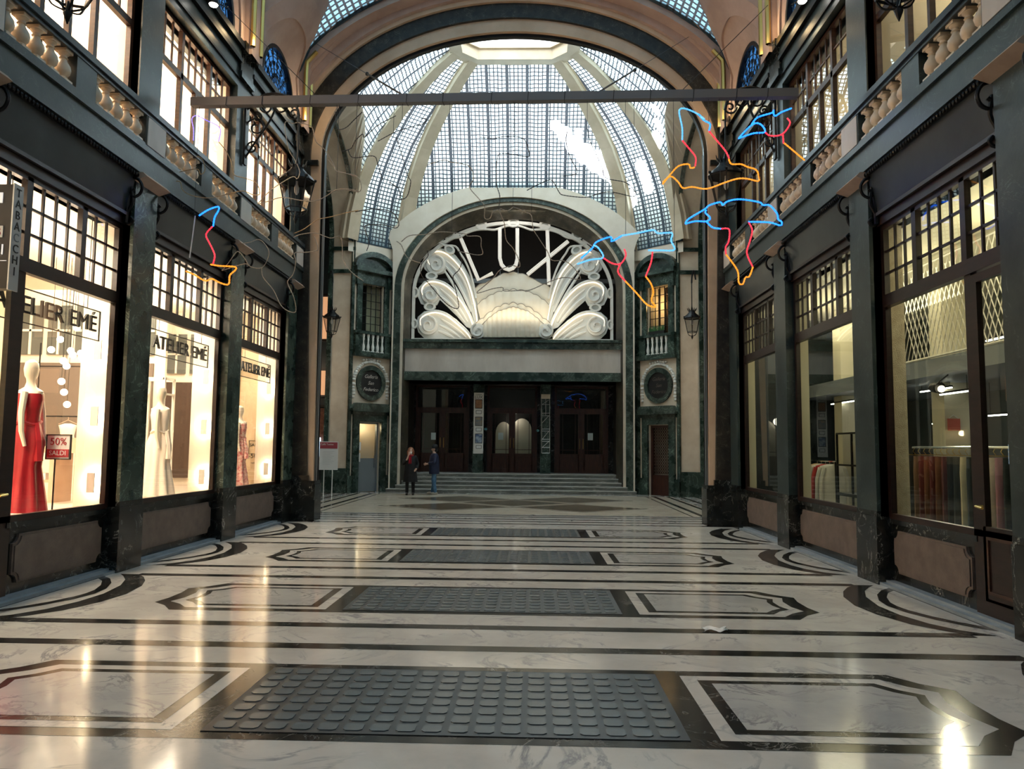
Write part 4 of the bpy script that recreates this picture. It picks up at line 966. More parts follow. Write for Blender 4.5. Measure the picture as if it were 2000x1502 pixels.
tier([(745, 1125), (800, 1065), (880, 1005), (1012, 965), (1140, 1005), (1220, 1065), (1280, 1125)], [(750, 1221), (1275, 1221)], -.27, .08, 13, 'shell_fan', .05, .03)
for s in (-1, 1):
    b = MB(); cx_, cz_ = mir([lz(716, 1168)], s)[0]; r0 = 62 * PXM
    b.prism([(cx_ + r0 * math.cos(2 * PI * i / 24), cz_ + r0 * math.sin(2 * PI * i / 24)) for i in range(24)], XZ, YS - .34, YS - .1)
    b.tube([(cx_ - s * r0 * (1 - .85 * t) * math.cos(PI * .6 + 2.4 * PI * t), YS - .36, cz_ + r0 * (1 - .85 * t) * math.sin(PI * .6 + 2.4 * PI * t)) for t in [i / 26 for i in range(27)]], .05, 6); b.build('volute', 'white', orn, smooth=True)
b = MB(); b.box(xl, xr, YS + .9, YS + 1.0, lz(0, 705)[1], lz(0, 668)[1]); b.build('steel_beam', 'steel', bw)
# letters
sg = empty('cinema_sign', (XM, YS - .1, lz(0, 700)[1]), 'large white tube letters reading LUX above the shell', 'sign')
def letter(paths, nm):
    b = MB()
    for P in paths:
        Q = [Vector((x, YS - .12, z)) for x, z in [lz(*p) for p in P]]
        for off in (-.038, .038):
            R_ = []
            for i, q in enumerate(Q):
                t = (Q[min(i + 1, len(Q) - 1)] - Q[max(i - 1, 0)]).normalized(); nn = Vector((-t.z, 0, t.x)); R_.append(q + nn * off)
            b.tube(R_, .036, 6)
        R_ = [q + Vector((0, .06, 0)) for q in Q]; b.tube(R_, .075, 6)
    b.build(nm, 'letter', sg, smooth=True)
letter([[(567, 378), (716, 728), (838, 672)]], 'letter_l')
letter([smooth_path([(897, 292, 0), (897, 420, 0), (898, 540, 0), (920, 612, 0), (970, 642, 0), (1020, 622, 0), (1045, 555, 0), (1046, 420, 0), (1046, 296, 0)], 3)] if False else [[(897, 292), (897, 545), (912, 600), (938, 630), (975, 643), (1008, 630), (1034, 600), (1046, 550), (1046, 294)]], 'letter_u')
letter([[(1300, 312), (1313, 768)], [(1476, 402), (1132, 684)]], 'letter_x')
b = MB()
for a0, a1 in (((555, 345), (567, 378)), ((1046, 270), (1046, 294)), ((900, 640), (900, 690)), ((1052, 630), (1052, 680))): b.tube([(lz(*a0)[0], YS - .06, lz(*a0)[1]), (lz(*a1)[0], YS - .06, lz(*a1)[1])], .012, 5)
b.build('support_rods', 'steel', sg)
# added lamps without fixtures that brighten the relief from below and in front
for q in (-2.6, 2.6): lamp('relief_fill', 'AREA', (XM + q, YS - .55, zb + .06), 3, (1, .86, .64), (R(162), 0, 0), 1.5, .12)
lamp('sign_fill', 'AREA', (XM, YB - .05, lz(0, 240)[1] + .3), 26, (1, .95, .88), (R(28), 0, 0), 5.5, .15)
# posters on the porch piers
def px_box(b, u0, u1, v0, v1, Y, dep=.02, mi=0):
    p = at(u0, v0, Y=Y); q = at(u1, v1, Y=Y); b.box(p.x, q.x, Y - dep, Y, q.z, p.z, mi); return p, q
YQ = YPi - .001
pb = empty('poster_board', at(934, 887, Y=YQ), 'tall white board of film posters on the left porch pier', 'poster board')
b = MB(); px_box(b, 926, 943.5, 767, 886, YQ, .03); b.build('board', 'white', pb)
p = at(935, 776, Y=YQ - .032); text('LUX', .17, p, ((1, 0, 0), (0, 0, 1)), 'blackp', 'cinema_name', pb, depth=.003); p = at(935, 771, Y=YQ - .032); text('CINEMA', .07, p, ((1, 0, 0), (0, 0, 1)), 'blackp', 'small_heading', pb, depth=.003)
for i, (v0, v1, c1, c2) in enumerate(((780, 798, (.28, .12, .06), (.5, .26, .12)), (814, 832, (.16, .22, .28), (.42, .33, .2)), (847, 866, (.03, .08, .24), (.55, .65, .72)))):
    b = MB(); px_box(b, 928, 942, v0, v1, YQ - .03, .01); f_ = b.build('poster_frame', 'blackp', pb)
    b = MB(); px_box(b, 929, 941, v0 + 1.2, v1 - 1.2, YQ - .04, .004); b.build('film_poster', noisy('printed_poster_%d' % i, c1, c2, 9, .5), pb)
    b = MB(); px_box(b, 929.5, 940.5, v1 + 3.5, v1 + 10.5, YQ - .03, .008); b.build('caption_frame', 'blackp', pb); b = MB(); px_box(b, 930.3, 939.7, v1 + 4.3, v1 + 9.7, YQ - .038, .004); b.build('caption_card', 'paper', pb)
lt = empty('empty_poster_rack', at(1066, 885, Y=YQ), 'empty silver wire poster rack with cream top plate on the right porch pier', 'poster rack')
b = MB(); px_box(b, 1057, 1074.5, 770, 779, YQ, .03); b.build('top_plate', 'cream', lt)
b = MB()
def seg(b, *pts, Y=YQ - .03, r=.009): b.tube([at(u, v, Y=Y) for u, v in pts], r, 5)
seg(b, (1058, 779), (1058, 885)); seg(b, (1073.5, 779), (1073.5, 885)); seg(b, (1066, 779), (1066, 812))
for v in (790, 807, 812, 838, 842, 858, 862, 874, 885): seg(b, (1058, v), (1073.5, v))
for v0, v1 in ((781, 790), (812, 826), (842, 858), (862, 874)): seg(b, (1059, v1), (1072, v0))
b.build('wire_frame', mat('silver_wire', (.75, .75, .75), .3, .7), lt)
for (u, v), lab in zip(((847, 852), (978, 852), (1153, 853)), ('paper notice taped on the glass of the left cinema door', 'paper notice taped on the glass of the middle cinema door', 'paper notice taped on the glass of the right cinema door')):
    b = MB(); p, q = px_box(b, u - 5, u + 5, v - 7, v + 7, YD + .03, .006); b.build('paper_notice', mat('pale_blue_sheet', (.62, .74, .74), .6), label=lab, cat='notice', group='notices on the cinema doors')
for (u, v), lab in zip(((949, 838), (1050, 841)), ('round turquoise sticker left of the middle cinema doors', 'round turquoise sticker right of the middle cinema doors')):
    p = at(u, v, Y=YD + .018); b = MB(); b.prism([(p.x + .07 * math.cos(t), p.z + .05 * math.sin(t)) for t in [2 * PI * i / 14 for i in range(14)]], XZ, YD, YD + .018); b.build('oval_sticker', mat('turquoise_sticker', (.2, .6, .66), .5), label=lab, cat='sticker', group='stickers by the cinema doors')
# ================================================================== LANTERNS
def make_lantern(loc, s, lab, reach, drop, size=1.0, grp='wrought iron lanterns', rise=.9):
    """iron wall lantern: bracket plate at the wall, arm of scrolls, hexagonal lamp hanging from its end"""
    x, y, z = loc; L = empty('wall_lantern', (x, y, z), lab, 'lantern', grp); k = size; h = 1.0 * k
    H = lambda r, zz: (r * k, zz * k)
    b = MB(); n = 6
    for i in range(n):
        a = 2 * PI * i / n + .3; c, q = math.cos(a), math.sin(a); P = [(x + .21 * k * c, y + .21 * k * q, z + .16 * k), (x + .335 * k * c, y + .335 * k * q, z + .72 * k)]; b.tube(P, .014 * k, 5)
        a2 = a + 2 * PI / n; c2, q2 = math.cos(a2), math.sin(a2)
        for r_, zz, th in ((.21, .16, .016), (.335, .72, .022)): b.tube([(x + r_ * k * c, y + r_ * k * q, z + zz * k), (x + r_ * k * c2, y + r_ * k * q2, z + zz * k)], th * k, 5)
        b.tube(smooth_path([(x + .21 * k * c, y + .21 * k * q, z + .16 * k), (x + .15 * k * c, y + .15 * k * q, z + .05 * k), (x + .03 * k * c, y + .03 * k * q, z + .0 * k)], 3), .011 * k, 4)
        b.ball((x + .35 * k * c, y + .35 * k * q, z + .76 * k), .032 * k, 6, 4)
    b.build('lamp_cage', 'iron', L, smooth=True)
    b = MB(); b.lathe([H(.35, .72), H(.30, .80), H(.20, .88), H(.13, .96), H(.11, 1.04), H(.05, 1.06), H(.02, 1.2)], (x, y, z), 12); b.build('lamp_cap', 'iron', L, smooth=True)
    b = MB()
    for i in range(10):
        a = 2 * PI * i / 10; b.tube([(x + .12 * k * math.cos(a), y + .12 * k * math.sin(a), z + 1.0 * k), (x + .17 * k * math.cos(a), y + .17 * k * math.sin(a), z + 1.07 * k), (x + .19 * k * math.cos(a), y + .19 * k * math.sin(a), z + 1.14 * k)], [.02 * k, .018 * k, .006 * k], 4)
    b.build('crown', 'iron', L, smooth=True)
    b = MB(); b.lathe([H(.005, -.14), H(.025, -.09), H(.045, -.04), H(.03, 0), H(.02, .06), H(.01, .1)], (x, y, z), 8); b.build('finial', 'iron', L, smooth=True)
    b = MB(); b.grid(lambda u, v: (x + (.2 + .125 * v) * k * math.cos(2 * PI * u + .3), y + (.2 + .125 * v) * k * math.sin(2 * PI * u + .3), z + (.17 + .54 * v) * k), 6, 1, closed_u=True); b.build('glass_panes', 'glass_lamp', L, fix=False)
    b = MB(); b.lathe([(.02 * k, .45 * k), (.045 * k, .5 * k), (.05 * k, .58 * k), (.025 * k, .66 * k), (.025 * k, .74 * k)], (x, y, z), 10); b.build('bulb', 'paper', L, smooth=True)
    # bracket
    xw = x + reach; zt_ = z + drop; b = MB(); sg_ = 1 if reach > 0 else -1; Rn = abs(reach)
    b.tube([(x, y, z + 1.15 * k), (x, y, zt_)], .016, 6)
    arm = smooth_path([(x, y, zt_), (x + reach * .08, y, zt_ + .22), (x + reach * .35, y, zt_ + .42), (x + reach * .7, y, zt_ + .40), (xw, y, zt_ + .12)], 4); b.tube(arm, .028, 6)
    def scroll(cx_, cz_, r0, d, st, turns=1.4, th=.018):
        b.tube([(cx_ + sg_ * d * r0 * (1 - .8 * t) * math.cos(st + 2 * PI * turns * t), y, cz_ + r0 * (1 - .8 * t) * math.sin(st + 2 * PI * turns * t)) for t in [i / 18 for i in range(19)]], th, 5)
    if Rn > .25:
        scroll(x + reach * .10, zt_ + .05, .13, -1, PI); scroll(x + reach * .36, zt_ + .20, .17, 1, PI / 2); scroll(x + reach * .62, zt_ + .18, .15, -1, PI / 2)
        scroll(x + reach * .80, zt_ - .22, .20, 1, 0); scroll(x + reach * .86, zt_ - .62, .14, -1, 0); scroll(x + reach * .78, zt_ - .02, .10, 1, 1)
        b.tube(smooth_path([(xw, y, zt_ - .85), (x + reach * .8, y, zt_ - .5), (x + reach * .55, y, zt_ - .1), (x + reach * .4, y, zt_ + .3)], 4), .02, 6)
        b.box(xw - sg_ * .03, xw + sg_ * .01, y - .06, y + .06, zt_ - .95, zt_ + .3)
    b.build('scroll_bracket', 'iron', L, smooth=True)
    return L
for (u, v, Y_, s_, lab) in ((577, 437, 13.72, -1, 'black iron lantern hanging over the left side of the hall near the great arch'), (1419, 428, 13.72, 1, 'black iron lantern hanging over the right side of the hall near the great arch'),
                         (131, 46, 6.93, -1, 'iron lantern cut off by the top edge at upper left'), (1756, 41, 6.93, 1, 'iron lantern cut off by the top edge at upper right')):
    p = at(u, v, Y=Y_); make_lantern((p.x, Y_, p.z + .13), s_, lab, s_ * 4.97 - p.x, 1.95, .95)
p = at(647, 660, Y=26.6); make_lantern((p.x, 26.6, p.z + .1), -1, 'small black lantern on the jamb left of the far facade', -.14, 1.9, .88, 'small lanterns beside the far facade')
p = at(1352, 662, Y=26.6); make_lantern((p.x, 26.6, p.z + .1), 1, 'small black lantern on the jamb right of the far facade', .14, 1.9, .88, 'small lanterns beside the far facade')
# emergency light boxes under the balcony edge, one per pilaster
for s in (-1, 1):
    for i in (1, 2, 3, 4):
        b = MB(); y = YP[i]; s_ = s; y1 = y + .34 if i < 4 else y + .28
        b.prism([(4.97, 5.30), (4.97, 5.42), (4.86, 5.42), (4.80, 5.36)], lambda a, z_, d, s_=s: (s_ * a, d, z_), y - .34, y1)
        w = ('first', 'second', 'third', 'fourth')[i - 1]
        b.build('corbel_box', noisy('rosy_beige_box', (.40, .29, .22), (.5, .38, .30), 3, .5) if 'rosy_beige_box' not in bpy.data.materials else bpy.data.materials['rosy_beige_box'], label='beige wedge-shaped corbel box on top of the %s pilaster from the camera, %s side' % (w, 'left' if s < 0 else 'right'), cat='corbel', group='beige corbel boxes on the pilasters')
# ceiling spots
for (u, v, s) in ((417, 9, -1), (1567, 2, 1)):
    p = at(u, v, Y=11.6); sp_ = empty('spotlight', p, 'small round white spotlight high on the %s side near the top edge' % ('left' if s < 0 else 'right'), 'spotlight', 'round spotlights under the vault')
    b = MB(); b.lathe([(.085, 0), (.09, .02), (.07, .12), (.03, .16)], p, 12); b.build('housing', 'iron', sp_, smooth=True)
    b = MB(); b.lathe([(.01, -.03), (.06, -.02), (.075, .005)], p, 12); b.build('bulb', 'lampwhite', sp_, smooth=True)
    b = MB(); b.tube([p + Vector((0, 0, .15)), p + Vector((s * .15, .1, .35)), Vector((s * 4.9, p.y + .25, 9.08))], .015, 5); b.build('stem', 'iron', sp_)
    lamp('spot_glow', 'SPOT', p + Vector((0, 0, -.05)), 60, (1, .9, .7), (R(20), 0, 0), .05, spot=R(100))
# ================================================================== LIGHT BAR AND ROPE-LIGHT BIRDS
YL = 11.0
b0 = at(375, 201, Y=YL); b1 = at(1557, 183, Y=YL)
bar = empty('lighting_bar', (b0 + b1) / 2, 'long grey metal bar hung across the hall carrying the light figures', 'bar')
ax = (b1 - b0).normalized(); up = Vector((0, 0, 1)); b = MB()
P = [b0 + (b1 - b0) * t for t in (0, .25, .5, .75, 1)]
for i in range(4):
    o = len(b.v)
    for q in (P[i], P[i + 1]):
        for dy_, dz_ in ((-.06, -.065), (.06, -.065), (.06, .065), (-.06, .065)): b.v.append(tuple(q + Vector((0, dy_, dz_))))
    b.f += [(o, o + 1, o + 5, o + 4), (o + 1, o + 2, o + 6, o + 5), (o + 2, o + 3, o + 7, o + 6), (o + 3, o, o + 4, o + 7)]; b.m += [0] * 4
    if i in (0, 3): b.f.append((o, o + 3, o + 2, o + 1) if i == 0 else (o + 4, o + 5, o + 6, o + 7)); b.m.append(0)
b.build('square_tube', 'barpaint', bar)
b = MB()
for t in (.06, .12, .2, .28, .36, .42, .5, .56, .62, .7, .76, .83, .9, .95):
    q = b0 + (b1 - b0) * t; k = .068; b.tube([q + Vector((0, -k, -k)), q + Vector((0.01, k, -k)), q + Vector((.02, k, k)), q + Vector((.01, -k, k))], .006, 4, closed=True)
b.build('cable_ties', 'blackp', bar)
for (ua, va), (ub, vb), Y2 in (((797, 198), (612, 82), 16.9), ((1160, 192), (1345, 72), 16.9)):
    A = at(ua, va, Y=YL) + Vector((0, 0, .05)); B = at(ub, vb, Y=Y2); mid_ = A.lerp(B, .33); cab = MB(); cab.tube([A, mid_], .016, 5); cab.tube([mid_, B], .006, 4); cab.ball(mid_, .035, 6, 4); cab.build('suspension_cable', 'blackp', bar)
for (ua, va), (ub, vb) in (((620, 195), (430, 0)), ((1325, 190), (1500, 10))):
    A = at(ua, va, Y=YL) + Vector((0, 0, .05)); B = at(ub, vb, Y=12.6); cab = MB(); cab.tube([A, B], .006, 4); cab.build('suspension_cable', 'blackp', bar)
lamp('sign_fill', 'AREA', (XM, YB - .1, zb + .9), 15, (1, .86, .62), (R(118), 0, 0), 5.0, .2)  # added lamp floating before the sign to brighten the shell
for s in (-1, 1):
    for y in YP[1:]: lamp('cove_lamp', 'POINT', (s * 4.55, y - .42, 9.32), 9, (1, .72, .38), size=.04)
M['rblue'] = mat('blue_rope_light', (.1, .4, .9), .4, emit=(.004, .12, 1.0), es=3.4); M['rcyan'] = mat('light_blue_rope_light', (.3, .7, 1), .4, emit=(.07, .42, 1.0), es=1.1)
M['rred'] = mat('red_rope_light', (.8, .1, .1), .4, emit=(1, .03, .07), es=.9); M['roran'] = mat('orange_rope_light', (.9, .4, .05), .4, emit=(1, .30, .02), es=.95)
M['rgrey'] = mat('unlit_grey_rope', (.36, .31, .26), .5); M['rblack'] = mat('unlit_dark_rope', (.04, .035, .035), .5); M['rbeige'] = mat('unlit_amber_rope', (.42, .28, .14), .5); M['rpurple'] = mat('violet_rope_light', (.4, .3, .9), .4, emit=(.22, .15, 1), es=1.0)
z5 = lambda a, b: (1000 + a / 3.265, 160 + b / 3.265)
z6 = lambda a, b: (300 + a / 3.4125, 180 + b / 3.4125)
z4 = lambda a, b: (560 + a / 2.247, b / 2.247)
zl_ = lambda a, b: (770 + a / 4.348, 380 + b / 4.348)
def figure(lab, zf_, strands, Y=YL, hang=(), grp='bird outlines hanging from the bar', r=.0145):
    pts0 = at(*zf_(*strands[0][1][0]), Y=Y); root = empty('rope_light_bird', pts0, lab, 'light figure', grp)
    random.seed(len(lab))
    for mt, P in strands:
        W_ = [at(*zf_(*p), Y=Y) + Vector((0, .02 * math.sin(i * 1.7), 0)) for i, p in enumerate(P)]
        S_ = smooth_path(W_, 4); b = MB()
        Q = []; acc = 0
        # beaded rope: resample finely, alternate the radius
        tot = [0]
        for i in range(1, len(S_)): tot.append(tot[-1] + (S_[i] - S_[i - 1]).length)
        n_ = max(4, int(tot[-1] / .022)); j = 0
        for i in range(n_ + 1):
            d = tot[-1] * i / n_
            while j < len(tot) - 2 and tot[j + 1] < d: j += 1
            f = (d - tot[j]) / max(1e-9, tot[j + 1] - tot[j]); Q.append(S_[j].lerp(S_[j + 1], min(1, f)))
        rq = r if mt in ('rblue', 'rcyan', 'rred', 'roran') else r * .55; b.tube(Q, [rq * (1.0 if i % 2 else .7) for i in range(len(Q))], 5)
        nm = {'rblue': 'blue_rope', 'rcyan': 'light_blue_rope', 'rred': 'red_rope', 'roran': 'orange_rope', 'rpurple': 'violet_rope'}.get(mt, 'unlit_rope')
        b.build(nm, mt, root)
    if hang:
        b = MB()
        for a, c in hang:
            q = at(*zf_(a, c), Y=Y); t = (q.x - b0.x) / (b1.x - b0.x); top = b0.z + (b1.z - b0.z) * t; b.tube([q, Vector((q.x, YL, top - .06))], .004, 4)
        b.build('hanging_wires', 'blackp', root)
figure('large lit bird with blue back, red legs and orange feet at right', z5, [
 ('rblue', [(1105, 905), (1130, 870), (1230, 812), (1255, 790), (1330, 765), (1345, 785), (1370, 765), (1450, 750), (1580, 765), (1600, 785), (1640, 790), (1690, 840), (1700, 875), (1718, 890), (1710, 918), (1640, 895), (1510, 890)]),
 ('rblue', [(1105, 905), (1170, 886), (1240, 890), (1262, 870), (1235, 835), (1240, 815)]), ('rblue', [(1240, 890), (1280, 925), (1332, 937)]),
 ('rred', [(1332, 937), (1387, 938), (1380, 1020), (1360, 1055), (1365, 1100)]), ('roran', [(1365, 1100), (1440, 1200), (1445, 1280), (1470, 1290), (1490, 1245), (1515, 1240), (1535, 1180)]),
 ('rred', [(1535, 1180), (1500, 1090), (1515, 1020), (1530, 950), (1510, 895)])], hang=[(1330, 765), (1580, 765)])
figure('lit blue bird head with red throat at the right end of the bar', z5, [
 ('rblue', [(1445, 362), (1480, 320), (1540, 268), (1585, 275), (1615, 318), (1540, 325), (1445, 362)]), ('rblue', [(1528, 272), (1570, 222), (1660, 197), (1664, 180), (1676, 216), (1720, 190), (1782, 170)]),
 ('rred', [(1615, 322), (1650, 340), (1722, 335), (1770, 270), (1757, 230)]), ('rred', [(1728, 335), (1735, 390)]), ('roran', [(1735, 390), (1790, 430), (1866, 502)])], hang=[(1660, 185), (1865, 500)])
figure('tall lit bird with blue head, red neck and orange beak, right of the dome', z5, [
 ('rcyan', [(1085, 372), (1087, 290), (1065, 190), (1090, 172), (1150, 185), (1190, 205), (1225, 240)]), ('rblue', [(1190, 205), (1225, 240), (1262, 268), (1255, 312)]), ('rred', [(1255, 312), (1300, 360), (1360, 440), (1382, 490)]),
 ('roran', [(1382, 490), (1402, 520), (1460, 525), (1500, 545), (1560, 560), (1578, 610), (1565, 635), (1500, 620), (1440, 615), (1360, 640), (1240, 685), (1150, 670), (1092, 675), (1060, 640), (1010, 605), (962, 640)]),
 ('rred', [(1085, 372), (1130, 420), (1170, 480), (1166, 540)]), ('roran', [(1166, 545), (1140, 545), (1125, 525), (1060, 540), (1010, 590), (962, 650)])], hang=[(1090, 172), (1255, 260)])
figure('lower lit bird in pale blue with orange and red legs beside the scrollwork', z5, [
 ('rcyan', [(415, 1162), (500, 1132), (582, 1120), (550, 1060), (520, 1040)]), ('rblue', [(440, 1125), (510, 1060), (540, 1020), (630, 990), (635, 1016), (700, 980)]), ('rcyan', [(700, 980), (800, 962), (900, 945), (930, 968), (1020, 962), (1015, 1010), (1036, 1072), (950, 1076), (870, 1072)]),
 ('rred', [(582, 1122), (640, 1155), (692, 1160), (725, 1110), (716, 1065)]), ('rred', [(692, 1160), (676, 1210), (722, 1270)]), ('roran', [(722, 1270), (800, 1350), (860, 1420), (916, 1436), (890, 1392), (902, 1340), (886, 1290), (852, 1242)]), ('rred', [(852, 1242), (888, 1150), (896, 1085)])], hang=[(725, 975), (1036, 1040)])
figure('small lit arrow-like figure with blue tip and red body at left', z6, [
 ('rblue', [(302, 824), (360, 782), (430, 764), (436, 790), (405, 832), (394, 892)]), ('rred', [(392, 895), (345, 945), (370, 1000), (392, 1040), (406, 1090), (392, 1146)]),
 ('roran', [(378, 1148), (440, 1156), (545, 1165), (546, 1190), (506, 1220), (496, 1280), (440, 1270), (390, 1245), (340, 1256), (270, 1216), (218, 1195)])], hang=[(272, 822)])
b = MB(); b.tube([at(*z6(277, 824), Y=YL), at(*z6(240, 1104), Y=YL)], .010, 6); b.build('straight_rod', 'paper', label='straight white rod hanging below the left figure wires', cat='rod')
figure('faint violet and amber bird outline at the left end of the bar', z6, [
 ('rpurple', [(265, 322), (262, 240), (256, 180), (290, 160), (350, 186), (440, 236), (434, 332)]), ('rbeige', [(434, 332), (480, 390), (520, 470), (540, 553), (600, 570), (680, 602), (710, 680), (660, 684), (590, 656), (480, 682), (370, 708), (260, 690), (190, 650), (172, 592), (90, 622), (0, 625)]),
 ('rbeige', [(0, 606), (70, 575), (150, 540), (290, 515), (310, 546), (340, 520), (328, 450), (290, 430)])], hang=[(260, 180), (440, 236)])
figure('unlit grey outline looping in front of the left lantern', z6, [
 ('rgrey', [(960, 202), (920, 205), (885, 195), (878, 240), (900, 380), (940, 450), (976, 530), (960, 580), (930, 560), (870, 592), (780, 660), (690, 750)]), ('rgrey', [(960, 202), (1010, 210), (1060, 240), (1082, 330), (1140, 382), (1200, 480), (1218, 530), (1290, 545), (1340, 560)])], hang=[(955, 202)])
figure('unlit beige outline with long dangling loop low on the left', z6, [
 ('rgrey', [(455, 1190), (500, 1130), (560, 1062), (612, 1112), (642, 1160), (720, 1168), (768, 1100), (762, 1040), (702, 980), (640, 1000), (590, 1010)]), ('rgrey', [(720, 1168), (726, 1230), (800, 1320), (850, 1420), (900, 1460), (946, 1460), (940, 1380), (920, 1330), (890, 1262), (930, 1210), (950, 1130), (940, 1072), (1010, 1066), (1070, 1060), (1098, 1045), (1070, 960)]), ('rgrey', [(455, 1190), (600, 1142), (642, 1160)])], hang=[(935, 960)])
figure('unlit thin outline stretching right from the left lantern', z6, [
 ('rgrey', [(690, 748), (770, 722), (860, 702), (1000, 726), (1080, 722), (1150, 690), (1220, 652), (1300, 648), (1365, 656)]), ('rbeige', [(940, 940), (1000, 910), (1050, 880), (1100, 850), (1180, 830), (1290, 800), (1365, 790)]), ('rgrey', [(930, 970), (980, 945), (1080, 940), (1180, 975), (1250, 968), (1262, 1110), (1320, 1200), (1400, 1260)])], hang=[(1220, 650)])
figure('unlit dark squiggle over the left dome panels', z4, [
 ('rblack', [(215, 490), (212, 530), (225, 568), (262, 562), (290, 530), (330, 490)]), ('rblack', [(240, 665), (280, 650), (300, 620), (335, 590), (340, 602), (390, 555), (430, 535), (480, 510)]), ('rblack', [(400, 620), (470, 580), (540, 560), (600, 545), (612, 520), (585, 520)]),
 ('rblack', [(480, 600), (505, 680), (530, 770), (545, 800), (528, 860), (500, 870), (492, 830), (450, 800)]), ('rblack', [(270, 660), (290, 690), (380, 685), (400, 720), (420, 790)])], hang=[(220, 500), (400, 560), (505, 620)])
figure('unlit dark outline drifting across the lower left dome rib', z4, [
 ('rgrey', [(180, 700), (230, 750), (300, 770), (325, 800), (320, 840), (260, 832), (180, 840)]), ('rblack', [(300, 930), (380, 915), (460, 930), (492, 975), (480, 1000), (420, 985), (350, 990), (345, 1010), (360, 1060), (350, 1100)])], hang=[(300, 770), (460, 930)])
figure('thin unlit outline in the middle of the dome glass', z4, [
 ('rgrey', [(620, 722), (690, 700), (720, 712), (800, 730), (820, 780), (802, 820), (840, 870), (868, 905), (868, 955), (892, 958), (905, 930), (930, 920)]), ('rblack', [(850, 604), (905, 606), (960, 600), (1040, 612), (1065, 680), (1040, 684), (960, 676), (925, 690), (920, 800), (935, 860), (930, 915)])], hang=[(712, 705), (1000, 606)])
figure('unlit dark bird profile in front of the sunlit dome panel', z5, [
 ('rblack', [(95, 692), (160, 655), (240, 625), (270, 650), (300, 700), (330, 720), (470, 738), (560, 712), (640, 700), (780, 730), (776, 690), (720, 640), (600, 610), (575, 550), (530, 450), (500, 380), (480, 290)]), ('rblack', [(355, 310), (345, 370), (370, 480), (412, 560), (400, 590), (310, 598)])], hang=[(240, 625), (480, 290), (780, 690)])
figure('unlit grey outline dangling in front of the white letters', zl_, [
 ('rgrey', [(1008, 108), (960, 135), (900, 120), (905, 170), (935, 240), (950, 380), (1010, 460), (1060, 560), (1062, 615), (1000, 602), (900, 642), (850, 700), (780, 760), (700, 832), (740, 832), (830, 800), (920, 786), (932, 820), (1070, 816), (1150, 810), (1290, 750), (1440, 706), (1582, 720), (1520, 612), (1440, 562), (1340, 560), (1300, 480), (1230, 370), (1180, 290), (1165, 180), (1120, 150), (1060, 120), (1008, 108)])], hang=[(1008, 108), (1165, 180)])
figure('unlit dark outline crossing the left wing of the scrollwork', zl_, [
 ('rgrey', [(60, 400), (130, 345), (260, 340), (400, 320), (590, 330), (620, 350), (730, 360), (738, 440), (752, 500), (700, 512), (620, 500), (545, 482)]), ('rblack', [(545, 482), (572, 560), (550, 640), (500, 700), (520, 800), (540, 900), (546, 965), (500, 962), (420, 902), (300, 762), (232, 682), (232, 592), (285, 520), (280, 475)]), ('rgrey', [(232, 585), (110, 532), (60, 430), (20, 400)])], hang=[(488, 325)])
# ================================================================== SHOPS
def loft(b, rings, n=20, mi=0, cap=True):
    """rings: (cx, cy, z, rx, ry, fold amplitude, fold count, phase)"""
    o = len(b.v)
    for (cx_, cy_, z_, rx, ry, fa, fc, ph) in rings:
        for j in range(n):
            a = 2 * PI * j / n; k = 1 + fa * math.sin(fc * a + ph); b.v.append((cx_ + rx * k * math.cos(a), cy_ + ry * k * math.sin(a), z_))
    for i in range(len(rings) - 1):
        for j in range(n): j2 = (j + 1) % n; b.f.append((o + i * n + j, o + i * n + j2, o + (i + 1) * n + j2, o + (i + 1) * n + j)); b.m.append(mi)
    if cap: b.f += [tuple(o + j for j in range(n))[::-1], tuple(o + (len(rings) - 1) * n + j for j in range(n))]; b.m += [mi, mi]
rooms = {}
for s, wm in ((-1, 'shopwall'), (1, 'shopwall_r')):
    g = empty('shop_interior', (s * 7, 10, .8), None, None, None, 'structure'); zf_ = .80 if s < 0 else .0
    b = MB(); ybox(b, s, 9.2, 9.3, 3.4, 17.9, 0, 9); ybox(b, s, 5.5, 9.3, 3.35, 3.45, 0, 9); ybox(b, s, 5.5, 9.3, 17.85, 17.95, 0, 9)
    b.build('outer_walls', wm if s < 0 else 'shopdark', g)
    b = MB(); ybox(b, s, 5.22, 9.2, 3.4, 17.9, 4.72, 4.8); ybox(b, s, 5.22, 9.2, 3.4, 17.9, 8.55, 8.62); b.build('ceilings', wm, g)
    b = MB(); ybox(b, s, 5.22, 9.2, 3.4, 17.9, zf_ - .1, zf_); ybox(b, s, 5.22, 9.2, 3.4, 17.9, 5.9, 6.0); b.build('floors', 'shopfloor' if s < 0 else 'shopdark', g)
    b = MB()
    for i, y in enumerate(YP): ybox(b, s, 5.195, 5.62 if s < 0 else 5.37, y - .27, min(y + .27, 17.2), zf_, 4.72); ybox(b, s, 5.195, 7.6, y - .27, y + .27, 6.0, 8.55)
    b.build('return_walls', wm, g)
    b = MB(); ybox(b, s, 7.6, 7.7, 3.4, 17.9, 6.0, 8.55); b.build('upper_back_wall', wm, g)
    rooms[s] = g
g = rooms[-1]
b = MB()
for y in (13.45, 16.95): b.box(-6.15, -9.2, y, y + .06, .8, 4.72)
b.build('partition', 'shopwall', g)
M['taupe'] = mat('taupe_display_panel', (.16, .125, .10), .35); M['umber'] = mat('umber_display_panel', (.07, .045, .035), .3)
b = MB(); b.box(-6.35, -8.9, 13.40, 13.45, 1.75, 3.15); b.build('display_panel', 'taupe', g)
b = MB(); b.box(-6.35, -8.9, 16.88, 16.95, .95, 3.1); b.build('display_panel', 'umber', g)
